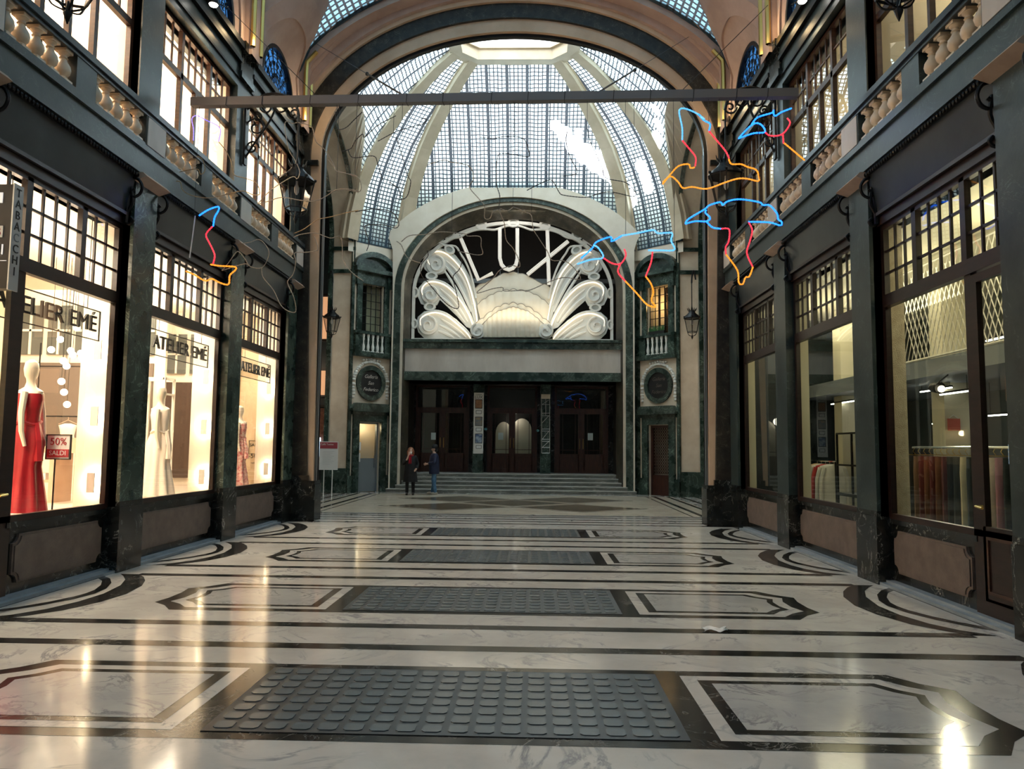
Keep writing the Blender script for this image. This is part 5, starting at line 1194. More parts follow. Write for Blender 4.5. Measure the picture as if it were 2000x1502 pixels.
for y in (13.42, 16.9):
    for k in range(5):
        x0 = -6.35 - .52 * k; b = MB(); b.box(x0, x0 - .42, y - .01, y + .02, 3.3, 4.2); b.build('dark_pane', 'shopdark', g)
        b = MB(); b.box(x0 - .19, x0 - .23, y - .03, y, 3.3, 4.2); b.box(x0, x0 - .42, y - .03, y, 3.72, 3.76); b.build('pane_bars', 'shopwall', g)
b = MB(); b.box(-5.62, -6.15, 17.0, 17.05, .8, 3.15); b.box(-5.62, -6.15, 17.02, 17.06, 3.15, 4.72); b.build('beige_partition', noisy('beige_partition', (.50, .38, .24), (.6, .48, .32), 1, .5), g)
# upper room pictures
b = MB(); b.box(-7.6, -7.58, 7.6, 9.6, 6.9, 8.1); b.build('mural_cloud', noisy('pink_mural', (.9, .78, .66), (.85, .35, .32), 1.2, .6), g)
# glass signs with black lettering
def shop_sign(y0, y1, lab, letters=True):
    sgn = empty('hanging_shop_sign', (-5.26, (y0 + y1) / 2, 3.06), lab, 'sign', 'boutique name signs'); X = -5.26
    b = MB(); b.box(X - .006, X, y0, y1, 3.06, 3.44); b.build('clear_panel', 'glass', sgn)
    b = MB(); frame_rect(b, YZ, y0, y1, 3.05, 3.45, .012, X - .012, X + .006); b.build('black_edge', 'blackp', sgn)
    b = MB()
    for yy in (y0 + .3, y1 - .3): b.tube([(X, yy, 3.45), (X, yy, 4.72)], .005, 4)
    b.build('wires', 'blackp', sgn)
    text('ATELIER EMÉ', .29, (X + .012, (y0 + y1) / 2, 3.25), ((0, 1, 0), (0, 0, 1)), 'blackp', 'black_letters', sgn, depth=.014, width=(y1 - y0) * .90)
shop_sign(7.7, 9.82, 'hanging sign with black letters in the nearest left shop window')
shop_sign(11.1, 13.2, 'hanging sign with black letters in the middle left shop window, above the white dress')
shop_sign(14.6, 16.4, 'hanging sign with black letters in the farthest left shop window')
# wall sconces
def sconce(x, y, z, lab):
    r_ = empty('wall_sconce', (x, y, z), lab, 'wall lamp', 'square wall lamps in the left shop windows')
    b = MB(); b.box(x - .05, x + .05, y - .07, y - .05, z - .13, z + .13); b.build('shade', mat('chrome_plate', (.95, .9, .8), .3) if 'chrome_plate' not in bpy.data.materials else bpy.data.materials['chrome_plate'], r_)
    b = MB(); b.box(x - .04, x + .04, y - .045, y - .005, z - .12, z + .12); b.build('bulb', 'sconce', r_)
    b = MB(); b.tube([(x, y - .05, z + .122), (x, y, z + .122)], .006, 5); b.build('stem', 'iron', r_)
WS = ('top', 'middle', 'bottom')
for i, z_ in enumerate((2.95, 2.06, 1.18)):
    sconce(-5.32, 9.97, z_, WS[i] + ' square lamp on the bright wall of the nearest left shop window')
    sconce(-5.32, 13.34, z_ - .05, WS[i] + ' square lamp on the bright wall of the middle left shop window')
    sconce(-5.32, 16.57, z_ + .0, WS[i] + ' square lamp on the bright wall of the farthest left shop window')
# pendants
random.seed(5)
for i, (u, v) in enumerate(((100, 683), (118, 663), (124, 705), (130, 715), (138, 685), (142, 693), (158, 690), (160, 698), (120, 745), (125, 766), (131, 790), (150, 640))):
    Y_ = 11.9 + .3 * math.sin(i * 2.1); p = at(u, v, Y=Y_); r_ = empty('pendant_lamp', p, 'small glass ball pendant hanging inside the nearest left shop', 'pendant lamp', 'cluster of glass ball pendants')
    b = MB(); b.ball(p, .055, 10, 7); b.build('glass_ball', 'lampon', r_, smooth=True); b = MB(); b.tube([p + Vector((0, 0, .05)), (p.x, p.y, 4.71)], .004, 4); b.build('cord', 'blackp', r_)
# mannequins
def mannequin(x, y, z0, lab, dress, h=1.86, flare=.30, face=0, phase=0):
    m = empty('mannequin', (x, y, z0), lab, 'mannequin'); k = h / 1.86
    b = MB(); loft(b, [(x, y, z0 + k * z, rx, ry, 0, 1, 0) for z, rx, ry in ((1.0, .13, .10), (1.12, .115, .09), (1.25, .125, .10), (1.38, .15, .10), (1.47, .16, .085), (1.52, .07, .06), (1.58, .048, .048), (1.62, .05, .055), (1.66, .068, .085), (1.74, .078, .10), (1.82, .066, .088), (1.86, .02, .03))], 18)
    for sg in (-1, 1): b.tube([(x + .03, y + sg * .15, z0 + 1.45 * k), (x + .04, y + sg * .20, z0 + 1.2 * k), (x + .06, y + sg * .21, z0 + .98 * k), (x + .1, y + sg * .19, z0 + .80 * k)], [.042, .036, .03, .02], 8)
    b.build('body', 'mann', m, smooth=True)
    b = MB(); prof = [(0.01, flare, .9, .10), (.25, flare * .86, .9, .09), (.55, flare * .66, .9, .07), (.85, .20, .8, .045), (1.0, .155, .75, .02), (1.10, .125, .78, .01), (1.22, .135, .8, .0), (1.36, .158, .72, .0), (1.44, .15, .68, 0)]
    loft(b, [(x, y, z0 + k * z, r_ * 1.02, r_ * q * 1.1, fa, 9, phase) for z, r_, q, fa in prof], 54, cap=False)
    b.build('long_dress', dress, m, smooth=True)
    b = MB(); b.tube([(x + .13 * math.cos(t), y + .135 * math.sin(t), z0 + 1.08 * k + .02 * math.sin(3 * t)) for t in [2 * PI * i / 20 for i in range(20)]], .02, 6, closed=True); b.tube([(x + .13, y - .03, z0 + 1.08 * k), (x + .17, y - .05, z0 + .9 * k), (x + .2, y - .06, z0 + .62 * k)], [.03, .045, .05], 6); b.build('waist_sash', dress, m, smooth=True)
    b = MB(); b.lathe([(.16, 0), (.16, .012), (.02, .02), (.015, .3)], (x, y, z0), 16); b.build('base', 'steel', m, smooth=True)
mannequin(-5.78, 9.28, .84, 'mannequin in a long red satin gown in the nearest left shop window', 'redcloth', 1.90, .25)
mannequin(-5.78, 12.62, .84, 'mannequin in a long ivory gown in the middle left shop window', 'whitecloth', 1.84, .27, phase=1)
mannequin(-5.78, 16.1, .84, 'mannequin in a red patterned dress, barely seen in the farthest left window', noisy('red_floral_cloth', (.75, .6, .5), (.45, .02, .05), 22, .6), 1.7, .22, phase=2)
# white metal frame with mirror look, in the middle window
fr_ = empty('garment_stand', (-6.05, 13.0, .84), 'white square tube frame standing behind the ivory gown', 'frame')
b = MB(); X_, Y_ = (-5.85, -6.3), (12.85, 13.2)
for xx in X_:
    for yy in Y_: b.box(xx - .02, xx + .02, yy - .02, yy + .02, .84, 2.85)
    b.box(xx - .02, xx + .02, Y_[0], Y_[1], 2.81, 2.85); b.box(xx - .02, xx + .02, Y_[0], Y_[1], 2.55, 2.58)
for yy in Y_: b.box(X_[1], X_[0], yy - .02, yy + .02, 2.81, 2.85)
b.build('square_tubes', 'white', fr_)
# sale signs
ss = empty('sale_sign', (-5.62, 9.5, .84), 'small sale sign on a thin stand beside the red gown', 'sign')
b = MB(); b.box(-5.67, -5.37, 9.5, 9.515, 1.5, 1.80); b.build('board', 'paper', ss); b = MB(); frame_rect(b, XZ, -5.68, -5.36, 1.49, 1.81, .012, 9.49, 9.52); b.build('frame', 'blackp', ss)
b = MB(); b.box(-5.66, -5.38, 9.49, 9.5, 1.52, 1.62); b.build('red_band', 'redp', ss)
text('50%', .13, (-5.52, 9.494, 1.715), ((1, 0, 0), (0, 0, 1)), 'redp', 'percent_text', ss, depth=.002); text('SALDI', .085, (-5.52, 9.487, 1.57), ((1, 0, 0), (0, 0, 1)), 'paper', 'sale_text', ss, depth=.002)
b = MB(); b.tube([(-5.56, 9.51, .85), (-5.56, 9.51, 1.5)], .01, 6); b.lathe([(.1, 0), (.1, .01), (.01, .015)], (-5.56, 9.51, .84), 12); b.build('stand', 'iron', ss)
s2_ = empty('sale_sticker', (-5.75, 16.99, 1.3), 'SALDI -50% lettering on the beige partition of the farthest left window', 'sign')
b = MB(); frame_rect(b, XZ, -5.90, -5.60, 1.50, 1.80, .008, 16.985, 16.995); b.build('thin_frame', 'blackp', s2_)
text('SALDI', .10, (-5.75, 16.99, 1.70), ((1, 0, 0), (0, 0, 1)), 'blackp', 'sale_text', s2_, depth=.002); text('-50%', .15, (-5.75, 16.988, 1.45), ((1, 0, 0), (0, 0, 1)), 'blackp', 'percent_text', s2_, depth=.002); text('sugli abiti', .05, (-5.75, 16.99, 1.30), ((1, 0, 0), (0, 0, 1)), 'blackp', 'small_text', s2_, depth=.002)
# furniture of the nearest shop
t_ = empty('display_console', (-6.9, 11.4, .8), 'pale wooden display console with open shelves inside the nearest left shop', 'console')
M['palewood'] = noisy('pale_pink_wood', (.6, .42, .30), (.7, .52, .38), 3, .45, stretch=(4, 1, 1))
b = MB(); b.box(-6.3, -7.6, 11.3, 11.8, 1.55, 1.78); b.build('top', 'palewood', t_)
b = MB(); b.box(-6.32, -6.42, 11.32, 11.78, .8, 1.55); b.box(-7.48, -7.58, 11.32, 11.78, .8, 1.55); b.box(-6.72, -6.8, 11.32, 11.78, .8, 1.55); b.build('legs', 'palewood', t_)
b = MB(); b.box(-6.8, -7.5, 11.35, 11.75, 1.1, 1.14); b.build('shelf', 'palewood', t_)
for q, (px, hh) in enumerate(((-7.0, .10), (-7.25, .12))):
    b = MB(); b.box(px - .1, px + .1, 11.4, 11.6, 1.14, 1.14 + hh); b.build('shoe_box', 'paper', label=('white box on the shelf of the display console, nearer its middle', 'white box on the shelf of the display console, nearer its left end')[q], cat='box', group='boxes on the console shelf')
rl = empty('hanging_rail', (-7.0, 12.6, .8), 'black wall rail with hangers in the nearest left shop', 'clothes rail')
b = MB(); b.tube([(-6.3, 12.6, 2.15), (-7.9, 12.6, 2.15)], .012, 6); b.tube([(-6.3, 12.6, .8), (-6.3, 12.6, 3.4)], .012, 6); b.tube([(-7.9, 12.6, .8), (-7.9, 12.6, 3.4)], .012, 6); b.tube([(-6.3, 12.6, 3.0), (-7.9, 12.6, 3.0)], .01, 6); b.build('black_rail', 'iron', rl)
def hanger_top(x, y, z, lab, mt, h=.45, w=.16, name='camisole'):
    r_ = empty(name, (x, y, z), lab, 'garment'); b = MB()
    b.tube(smooth_path([(x, y, z), (x, y, z - .05), (x - w, y, z - .12)], 2), .006, 4); b.tube([(x, y, z - .05), (x + w, y, z - .12)], .006, 4); b.build('hanger', 'palewood', r_)
    b = MB(); loft(b, [(x, y, z - .11, .05, .02, 0, 1, 0), (x, y, z - .14, w, .03, 0, 1, 0), (x, y, z - .22, w * .85, .045, .03, 5, 0), (x, y, z - h * .7, w * .72, .04, .04, 7, 1), (x, y, z - h, w * .85, .045, .06, 9, 0)], 24); b.build('cloth', mt, r_, smooth=True)
hanger_top(-6.75, 12.6, 2.14, 'ivory strapped top on a hanger, nearer the window wall', 'whitecloth'); hanger_top(-7.35, 12.6, 2.14, 'ivory top on a hanger, deeper in the nearest left shop', 'whitecloth')
# ------------------------------------------------------------------ right shop
g = rooms[1]
b = MB(); b.box(6.6, 9.2, 9.5, 17.8, 2.86, 3.12); b.build('mezzanine_slab', mat('blue_grey_slab', (.30, .33, .38), .5), g)
b = MB(); b.box(6.6, 9.2, 8.3, 9.5, 2.80, 2.86); b.prism([(6.6, 2.86), (9.2, 2.86), (9.2, 3.3), (7.4, 3.3)], XZ, 8.2, 8.3); b.build('canopy_front', 'shopwall_r', g)
for x, y in ((7.6, 13.0), (7.2, 16.2)):
    b = MB(); b.box(x - .22, x + .22, y - .2, y + .2, 0, 4.7); b.build('cream_column', 'shopwall_r', g)
b = MB(); b.box(5.22, 5.40, 10.0, 10.04, 0, 4.7); b.build('rough_plaster_edge', noisy('rough_plaster', (.5, .42, .3), (.66, .57, .42), 9, .7, bump=.8), g)
# mesh guard of the mezzanine
b = MB(); Y0, Y1, Z0, Z1 = 8.3, 12.6, 3.15, 4.62
for i in range(34):
    y = Y0 + (Y1 - Y0) * i / 34; dzz = Z1 - Z0
    for sg in (-1, 1):
        P = [(6.62, y + sg * (t - .5) * dzz * .45, Z0 + dzz * t) for t in (0, 1)]; b.tube(P, .008, 3)
for z_ in (Z0, Z1): b.tube([(6.62, Y0 - .3, z_), (6.62, Y1 + .3, z_)], .02, 5)
b.build('expanded_mesh_guard', mat('white_mesh', (.75, .72, .64), .5), g)
ch = empty('chair', (7.2, 10.2, 3.12), 'dark armchair standing behind the mesh guard upstairs in the right shop', 'chair')
b = MB(); b.box(6.95, 7.45, 9.95, 10.45, 3.5, 3.58); b.build('seat', 'wood2', ch); b = MB(); b.box(7.4, 7.46, 9.95, 10.45, 3.6, 4.05); b.build('backrest', 'wood2', ch)
for i, (x, y) in enumerate(((6.97, 9.97), (6.97, 10.43), (7.43, 9.97), (7.43, 10.43))): b = MB(); b.tube([(x, y, 3.12), (x, y, 3.52 if x > 7.2 else 3.74)], .018, 5); b.build('leg', 'iron', ch)
b = MB(); b.tube([(6.97, 9.97, 3.74), (7.43, 9.97, 3.76)], .018, 5); b.tube([(6.97, 10.43, 3.74), (7.43, 10.43, 3.76)], .018, 5); b.build('armrests', 'iron', ch)
# strip lights
k_ = 0
for (x, y0, y1, z_, w_) in ((6.75, 9.4, 9.8, 3.22, 'nearest, first'), (6.75, 10.0, 10.5, 3.22, 'nearest, second'), (7.0, 11.4, 12.2, 2.6, 'nearest, low far'), (7.4, 12.6, 13.6, 2.75, 'middle, upper'), (6.9, 13.9, 15.0, 2.55, 'middle, lower'), (7.8, 13.2, 14.0, 2.2, 'middle, deep'), (7.0, 15.3, 16.6, 2.7, 'farthest, upper'), (7.5, 15.6, 16.8, 2.35, 'farthest, lower'), (8.1, 11.8, 12.8, 2.3, 'nearest, deep')):
    r_ = empty('strip_light', (x, (y0 + y1) / 2, z_), 'thin white strip light in the right shop behind its %s part' % w_, 'strip light', 'strip lights in the right shop')
    b = MB(); b.box(x - .012, x + .012, y0, y1, z_, z_ + .02); b.build('tube', 'lampwhite', r_); b = MB(); b.box(x - .02, x + .02, y0, y1, z_ + .02, z_ + .05)
    top = 2.86 if (x > 6.6 and y0 > 9.5 and z_ < 2.86) else 4.72
    for yy in (y0 + .05, y1 - .05): b.tube([(x, yy, z_ + .05), (x, yy, top)], .004, 4)
    b.build('housing', 'iron', r_)
p = at(1840, 757, X=6.5); sp_ = empty('track_spotlight', p, 'black track spotlight with a lit bulb over the trousers rack', 'spotlight')
b = MB(); b.tube([p + Vector((-.02, .22, .02)), p + Vector((0, .05, 0))], [.07, .085], 12); b.tube([p + Vector((0, .1, .08)), p + Vector((.2, .2, 2.85 - p.z))], .012, 5); b.build('housing', 'iron', sp_, smooth=True); b = MB(); b.ball(p + Vector((-.01, .0, -.02)), .05, 10, 7); b.build('bulb', 'lampon', sp_, smooth=True)
lamp('track_spot_light', 'SPOT', p + Vector((-.05, -.06, -.05)), 120, (1, .86, .62), (Vector((6.0, 9.6, 1.2)) - p).to_track_quat('-Z', 'Y').to_euler(), .05, spot=R(110))
# clothes racks and the garments
def rack(x, y0, y1, z_, lab, grp='clothes racks in the right shop'):
    r_ = empty('clothes_rack', (x, (y0 + y1) / 2, 0), lab, 'clothes rack', grp); b = MB(); b.tube([(x, y0, z_), (x, y1, z_)], .018, 8); b.build('rail', mat('chrome', (.8, .8, .8), .2, 1) if 'chrome' not in bpy.data.materials else bpy.data.materials['chrome'], r_, smooth=True)
    b = MB()
    for y in (y0 + .03, y1 - .03): b.tube([(x, y, 0), (x, y, z_)], .015, 6); b.tube([(x - .22, y, .02), (x + .22, y, .02)], .015, 6)
    b.build('uprights', 'iron', r_)
rack(6.0, 7.7, 11.1, 1.76, 'long rack of trousers just behind the nearest right shop window')
CL = {}
def cloth(c, nm):
    if nm not in CL: CL[nm] = noisy(nm + '_cloth', c, tuple(min(1, q * 1.25) for q in c), 6, .8)
    return CL[nm]
def trousers(x, y, z_, mt, lab, L=1.12, w=.20):
    r_ = empty('trousers', (x, y, z_ - L), lab, 'trousers', 'trousers on the rack behind the right window')
    b = MB(); b.tube([(x, y, z_ + .02), (x - .03, y, z_ - .03), (x, y, z_ - .07)], .005, 4); b.tube([(x - w * .5, y, z_ - .08), (x + w * .5, y, z_ - .08)], .006, 4); b.build('hanger', 'brass', r_)
    b = MB(); o = random.uniform(-.01, .01)
    for sg in (-1, 1): loft(b, [(x + sg * w * .24, y + o, z_ - .1, w * .27, .026, 0, 1, 0), (x + sg * w * .24, y, z_ - .3, w * .3, .03, .04, 4, 0), (x + sg * w * .26, y + o, z_ - .7, w * .28, .024, .05, 5, 1), (x + sg * w * .27, y + 2 * o, z_ - L, w * .3, .028, .05, 5, 2)], 12)
    b.build('legs_and_waist', mt, r_, smooth=True)
random.seed(11)
BK = ('black', (.012, .012, .014)); CHC = ('charcoal', (.03, .035, .035)); BG = ('burgundy', (.11, .02, .02)); RU = ('rust', (.16, .06, .03))
TC = [BK, BK, BK, ('white', (.6, .58, .52)), BK, BK, CHC, ('mauve', (.42, .20, .24)), ('cream', (.64, .56, .44)), BK, BK, CHC, ('khaki', (.62, .52, .34)), CHC, BK, BG, RU, BG, RU, BG, ('brown', (.14, .08, .05)), BK]
NUM = {}
for i, (nm, c) in enumerate(TC):
    y = 7.98 + i * .146; NUM[nm] = NUM.get(nm, 0) + 1
    ordn = ('nearest', 'second', 'third', 'fourth', 'fifth', 'sixth', 'seventh', 'eighth', 'ninth', 'tenth')[NUM[nm] - 1]
    trousers(6.0, y, 1.74, cloth(c, nm), '%s pair of %s trousers on the rack, counted from the door' % (ordn, nm), 1.12 + .1 * (nm in ('khaki', 'cream', 'mauve')))
rack(6.5, 11.6, 13.1, 1.5, 'short rack of dark jackets in the middle right shop window'); rack(6.4, 14.9, 16.4, 1.5, 'rack of pale shirts in the farthest right shop window')
def jacket(x, y, z_, mt, lab, grp, L=.75):
    r_ = empty('jacket', (x, y, z_ - L), lab, 'jacket', grp); b = MB(); b.tube([(x, y, z_ + .02), (x, y, z_ - .06)], .006, 4); b.tube([(x - .18, y, z_ - .1), (x, y, z_ - .05), (x + .18, y, z_ - .1)], .01, 4); b.build('hanger', 'palewood', r_)
    b = MB(); loft(b, [(x, y, z_ - .05, .05, .03, 0, 1, 0), (x, y, z_ - .09, .2, .045, 0, 1, 0), (x, y, z_ - .3, .21, .05, .03, 4, 0), (x, y, z_ - L, .22, .055, .05, 6, 0)], 16)
    for sg in (-1, 1): b.tube([(x + sg * .19, y, z_ - .12), (x + sg * .25, y, z_ - .35), (x + sg * .26, y + .01, z_ - L * .9)], [.045, .045, .035], 8)
    b.build('coat_body', mt, r_, smooth=True)
for i in range(7): jacket(6.5, 11.75 + i * .2, 1.49, cloth((.012, .012, .014), 'black'), 'black jacket hanging on the short rack, middle right window', 'black jackets in the middle right window')
for i, (nm, c) in enumerate((('white', (.7, .66, .56)), ('white', (.7, .66, .56)), ('red', (.4, .03, .03)), ('white', (.7, .66, .56)), ('camel', (.5, .36, .2)))):
    jacket(6.4, 15.0 + i * .22, 1.49, cloth(c, nm), {'white': 'white shirt on the rack of the farthest right window', 'red': 'red top between the white shirts in the farthest right window', 'camel': 'camel top at the far end of the shirt rack'}[nm], 'white shirts on the far rack' if nm == 'white' else None, .9)
st_ = empty('display_table', (6.0, 12.4, 0), 'black metal display frame with a shelf in the middle right window', 'table')
b = MB()
for x in (5.75, 6.2):
    for y in (11.7, 12.6, 13.2): b.box(x - .015, x + .015, y - .015, y + .015, 0, 2.0)
    for z_ in (1.98, 1.45): b.box(x - .015, x + .015, 11.7, 13.2, z_, z_ + .03)
b.build('black_bars', 'iron', st_); b = MB(); b.box(5.72, 6.23, 11.7, 13.2, .95, 1.0); b.build('shelf', 'blackp', st_)
b = MB(); loft(b, [(5.95, 12.0, 1.0, .14, .2, .05, 5, 0), (5.95, 12.0, 1.12, .13, .19, .08, 5, 1), (5.95, 12.0, 1.2, .08, .12, .1, 4, 0)], 18); b.build('folded_garment', cloth((.012, .012, .014), 'black'), smooth=True, label='folded black garment on the display frame shelf', cat='garment')
ps = empty('sale_card', (5.8, 11.9, 1.5), 'pink sale card on the black display frame in the middle right window', 'sign'); b = MB(); b.prism([(11.72, 1.5), (12.05, 1.5), (12.0, 2.0), (11.78, 2.0)], YZ, 5.70, 5.715); b.build('card', mat('pink_card', (.85, .45, .45), .6), ps)
text('Sale', .14, (5.698, 11.88, 1.78), ((0, -1, 0), (0, 0, 1)), 'blackp', 'lettering', ps, depth=.001)
p = at(1865, 827, Y=12.75); hb_ = empty('red_tag', p, 'small red card hanging on the cream column inside the right shop', 'card'); b = MB(); b.box(p.x - .1, p.x + .1, 12.77, 12.79, p.z - .12, p.z + .08); b.build('card', mat('coral_card', (.7, .15, .1), .5), hb_); b = MB(); b.tube([(p.x - .08, 12.78, p.z + .08), (p.x, 12.78, p.z + .14), (p.x + .08, 12.78, p.z + .08)], .008, 4); b.build('cord', 'paper', hb_)
# climbing plant behind the transom
pl = empty('potted_plant', (6.9, 8.9, 3.12), 'leafy green plant upstairs behind the nearest right transom', 'plant'); random.seed(4); b = MB(); lf = MB()
b.lathe([(.12, 0), (.16, .25), (.15, .25)], (6.9, 8.9, 3.12), 12)
for i in range(9):
    a = random.uniform(0, 6.28); P = [Vector((6.9, 8.9, 3.35)), Vector((6.9 + .1 * math.cos(a), 8.9 + .2 * math.sin(a), 3.7)), Vector((6.9 + .18 * math.cos(a), 8.9 + .4 * math.sin(a), 4.0 + .3 * random.random()))]; S_ = smooth_path(P, 5); lf.tube(S_, .006, 4)
    for q in S_[3:]:
        for j in range(2):
            d = Vector((random.uniform(-1, 1), random.uniform(-1, 1), random.uniform(-.6, .4))).normalized() * .09; n_ = d.cross(Vector((0, 0, 1))).normalized() * .03; lf.add([q, q + d * .5 + n_, q + d, q + d * .5 - n_], [(0, 1, 2, 3)])
b.build('pot', 'white', pl, smooth=True); lf.build('foliage', bpy.data.materials['leaf_green'], pl, fix=False)
# ================================================================== TOBACCONIST SIGN
YT = 6.2; pr_ = at(27, 360, Y=YT); pb_ = at(21, 563, Y=YT); XT = pr_.x; tz0, tz1 = pb_.z, pr_.z
ts = empty('projecting_sign', (XT - .3, YT + .06, tz0), 'black and silver projecting tobacconist sign at the left edge', 'sign')
b = MB(); b.box(XT - .62, XT, YT, YT + .11, tz0, tz1); b.build('black_case', 'blackp', ts)
b = MB(); b.box(XT, XT + .012, YT - .005, YT + .115, tz0 - .01, tz1 + .01); b.build('silver_edge', mat('silver_sheet', (.50, .54, .56), .35, .6), ts)
for i, ch_ in enumerate('TABACCHI'): text(ch_, .105, (XT + .014, YT + .055, tz1 - .065 - i * (tz1 - tz0 - .2) / 7.2), ((0, 1, 0), (0, 0, 1)), 'blackp' if i != 4 else 'steel', 'edge_letter', ts, depth=.002)
text('RIVENDITA', .03, (XT + .014, YT + .055, tz0 + .04), ((0, 1, 0), (0, 0, 1)), 'blackp', 'small_print', ts, depth=.001, width=.09) if False else None
W_ = mat('backlit_white', (1, 1, 1), .5, emit=(1, 1, 1), es=.35)
text('TABACCHI', .13, (XT - .045, YT - .003, tz0 + .33), ((1, 0, 0), (0, 0, 1)), W_, 'face_letters', ts, depth=.002, align='RIGHT', width=None)
b = MB(); b.box(XT - .6, XT - .02, YT - .004, YT, tz0 + .235, tz0 + .24); b.build('white_rule', W_, ts)
b = MB(); b.box(XT - .32, XT - .065, YT - .006, YT, tz0 + .44, tz0 + .54); b.build('number_plate', 'paper', ts); text('N° 35', .085, (XT - .075, YT - .008, tz0 + .48), ((1, 0, 0), (0, 0, 1)), 'redp', 'number', ts, depth=.001, align='RIGHT')
b = MB(); b.box(XT - .5, XT - .085, YT - .006, YT, tz0 + .74, tz0 + .83); b.build('lit_patch', W_, ts)
b = MB(); b.tube([(XT - .5, YT + .055, tz1), (XT - .5, YT + .055, tz1 + .12), (-5.0, YT + .35, tz1 + .3)], .02, 6); b.tube([(XT - .62, YT + .055, tz0 + .2), (-5.0, YT + .35, tz0 + .2)], .02, 6); b.build('bracket_arm', 'iron', ts)
# ================================================================== INFO BOARD, PAPER SCRAP
yb_ = 25.6; c = at(641, 890, Y=yb_); ib = empty('information_board', (c.x, yb_, 0), 'white notice board with a red heading on two thin posts at left', 'notice board')
p, q = at(624.5, 862, Y=yb_), at(659, 918, Y=yb_); b = MB(); b.box(p.x, q.x, yb_, yb_ + .03, q.z, p.z); b.build('panel', 'paper', ib)
b = MB(); b.box(p.x + .02, q.x - .02, yb_ - .006, yb_, p.z - .24, p.z - .03); b.build('red_heading', mat('dusty_red_print', (.42, .07, .09), .6), ib)
text('Galup Torino', .085, ((p.x + q.x) / 2 - .08, yb_ - .008, p.z - .10), ((1, 0, 0), (0, 0, 1)), 'paper', 'heading_text', ib, depth=.001) if False else text('Caffè Torino', .085, ((p.x + q.x) / 2 - .06, yb_ - .008, p.z - .10), ((1, 0, 0), (0, 0, 1)), 'paper', 'heading_text', ib, depth=.001)
b = MB()
for i in range(9): b.box(p.x + .12, q.x - .12 - .06 * (i % 3), yb_ - .003, yb_, p.z - .34 - i * .055, p.z - .335 - i * .055)
b.build('printed_lines', mat('grey_print', (.45, .47, .47), .7), ib)
b = MB()
for f_ in (.27, .72): xx = p.x + (q.x - p.x) * f_; b.tube([(xx, yb_ + .02, 0), (xx, yb_ + .02, q.z + .02)], .018, 6)
b.build('leg', 'white', ib)
random.seed(2); c = at(1396, 1233, Z=0); b = MB(); b.grid(lambda u, v: (c.x - .11 + .22 * u + .015 * math.sin(9 * v), c.y - .05 + .1 * v + .02 * math.sin(7 * u), .006 + .018 * abs(math.sin(5 * u + 3 * v)) + .012 * math.sin(11 * v) ** 2), 12, 7); b.build('paper_scrap', 'paper', label='crumpled white paper scrap on a black floor stripe', cat='litter', smooth=True)
# ================================================================== side arms: lit shop fronts seen past the great arch
for s in (-1, 1):
    W = empty('window_%d' % nxt(), (s * 7.6, 27.9, 0), None, None, None, 'structure'); b = MB()
    for z0, z1 in ((.9, 3.2), (3.5, 4.6), (5.6, 7.4)): frame_rect(b, XZ, s * 6.9 + FX, s * 8.4 + FX, z0, z1, .08, 27.9, 28.0)
    b.build('frame', 'wood', W); b = MB(); b.box(FX + s * 7.0, FX + s * 8.3, 27.97, 27.98, 3.55, 4.5); b.box(FX + s * 7.0, FX + s * 8.3, 27.97, 27.98, 5.7, 7.3); b.build('lit_blind', mat('warm_lit_blind', (.8, .5, .3), .6, emit=(1, .5, .25), es=.5), W)
    b = MB(); b.box(FX + s * 7.0, FX + s * 8.3, 27.97, 27.98, 1.0, 3.1); b.build('display_back', noisy('rust_display', (.12, .03, .02), (.3, .12, .06), 6, .5), W)
    if s < 0:
        b = MB(); b.box(-7.42, -7.33, 27.8, 27.88, 1.3, 2.0); b.build('blue_white_light_panel', mat('blue_white_panel', (.6, .8, 1), .5, emit=(.6, .8, 1), es=2.5), label='narrow glowing blue-white panel at the left edge of the far opening', cat='sign')
lamp('arm_lamp', 'POINT', (-8.5, 25, 4.5), 60, (1, .75, .5), size=.2); lamp('arm_lamp', 'POINT', (8.2, 25, 4.5), 60, (1, .8, .55), size=.2)
# ================================================================== PEOPLE
def skin(name, chains, mt, parent, sub=2, org=None):
    """grow one smooth mesh over connected joints. chains: lists of (x, y, z, r); shared joints join up"""
    vs, es, rs, idx = [], [], [], {}
    def vid(p):
        k = (round(p[0], 3), round(p[1], 3), round(p[2], 3))
        if k not in idx: idx[k] = len(vs); vs.append(k); rs.append(p[3])
        return idx[k]
    for c in chains:
        for a, d in zip(c, c[1:]): es.append((vid(a), vid(d)))
    me = bpy.data.meshes.new('sk'); me.from_pydata(vs, es, []); o = bpy.data.objects.new('sk', me); SC.collection.objects.link(o)
    o.modifiers.new('s', 'SKIN'); 
    bpy.context.view_layer.objects.active = o
    if not me.skin_vertices: 
        o.modifiers.clear(); bm = bmesh.new(); bm.from_mesh(me); bm.verts.layers.skin.verify(); bm.to_mesh(me); bm.free(); o.modifiers.new('s', 'SKIN')
    for i, r_ in enumerate(rs): 
        rr_ = r_ if hasattr(r_, '__len__') else (r_, r_); me.skin_vertices[0].data[i].radius = rr_
    me.skin_vertices[0].data[0].use_root = True
    m = o.modifiers.new('u', 'SUBSURF'); m.levels = sub; m.render_levels = sub
    bpy.context.view_layer.update(); ev = o.evaluated_get(bpy.context.evaluated_depsgraph_get()); m2 = bpy.data.meshes.new_from_object(ev); bpy.data.objects.remove(o)
    c_, s_ = math.cos(org[3]), math.sin(org[3]); b = MB()
    b.add([(org[0] + v.co.x * c_ - v.co.y * s_, org[1] + v.co.x * s_ + v.co.y * c_, org[2] + v.co.z) for v in m2.vertices], [tuple(p.vertices) for p in m2.polygons])
    return b.build(name, mt, parent, smooth=True)
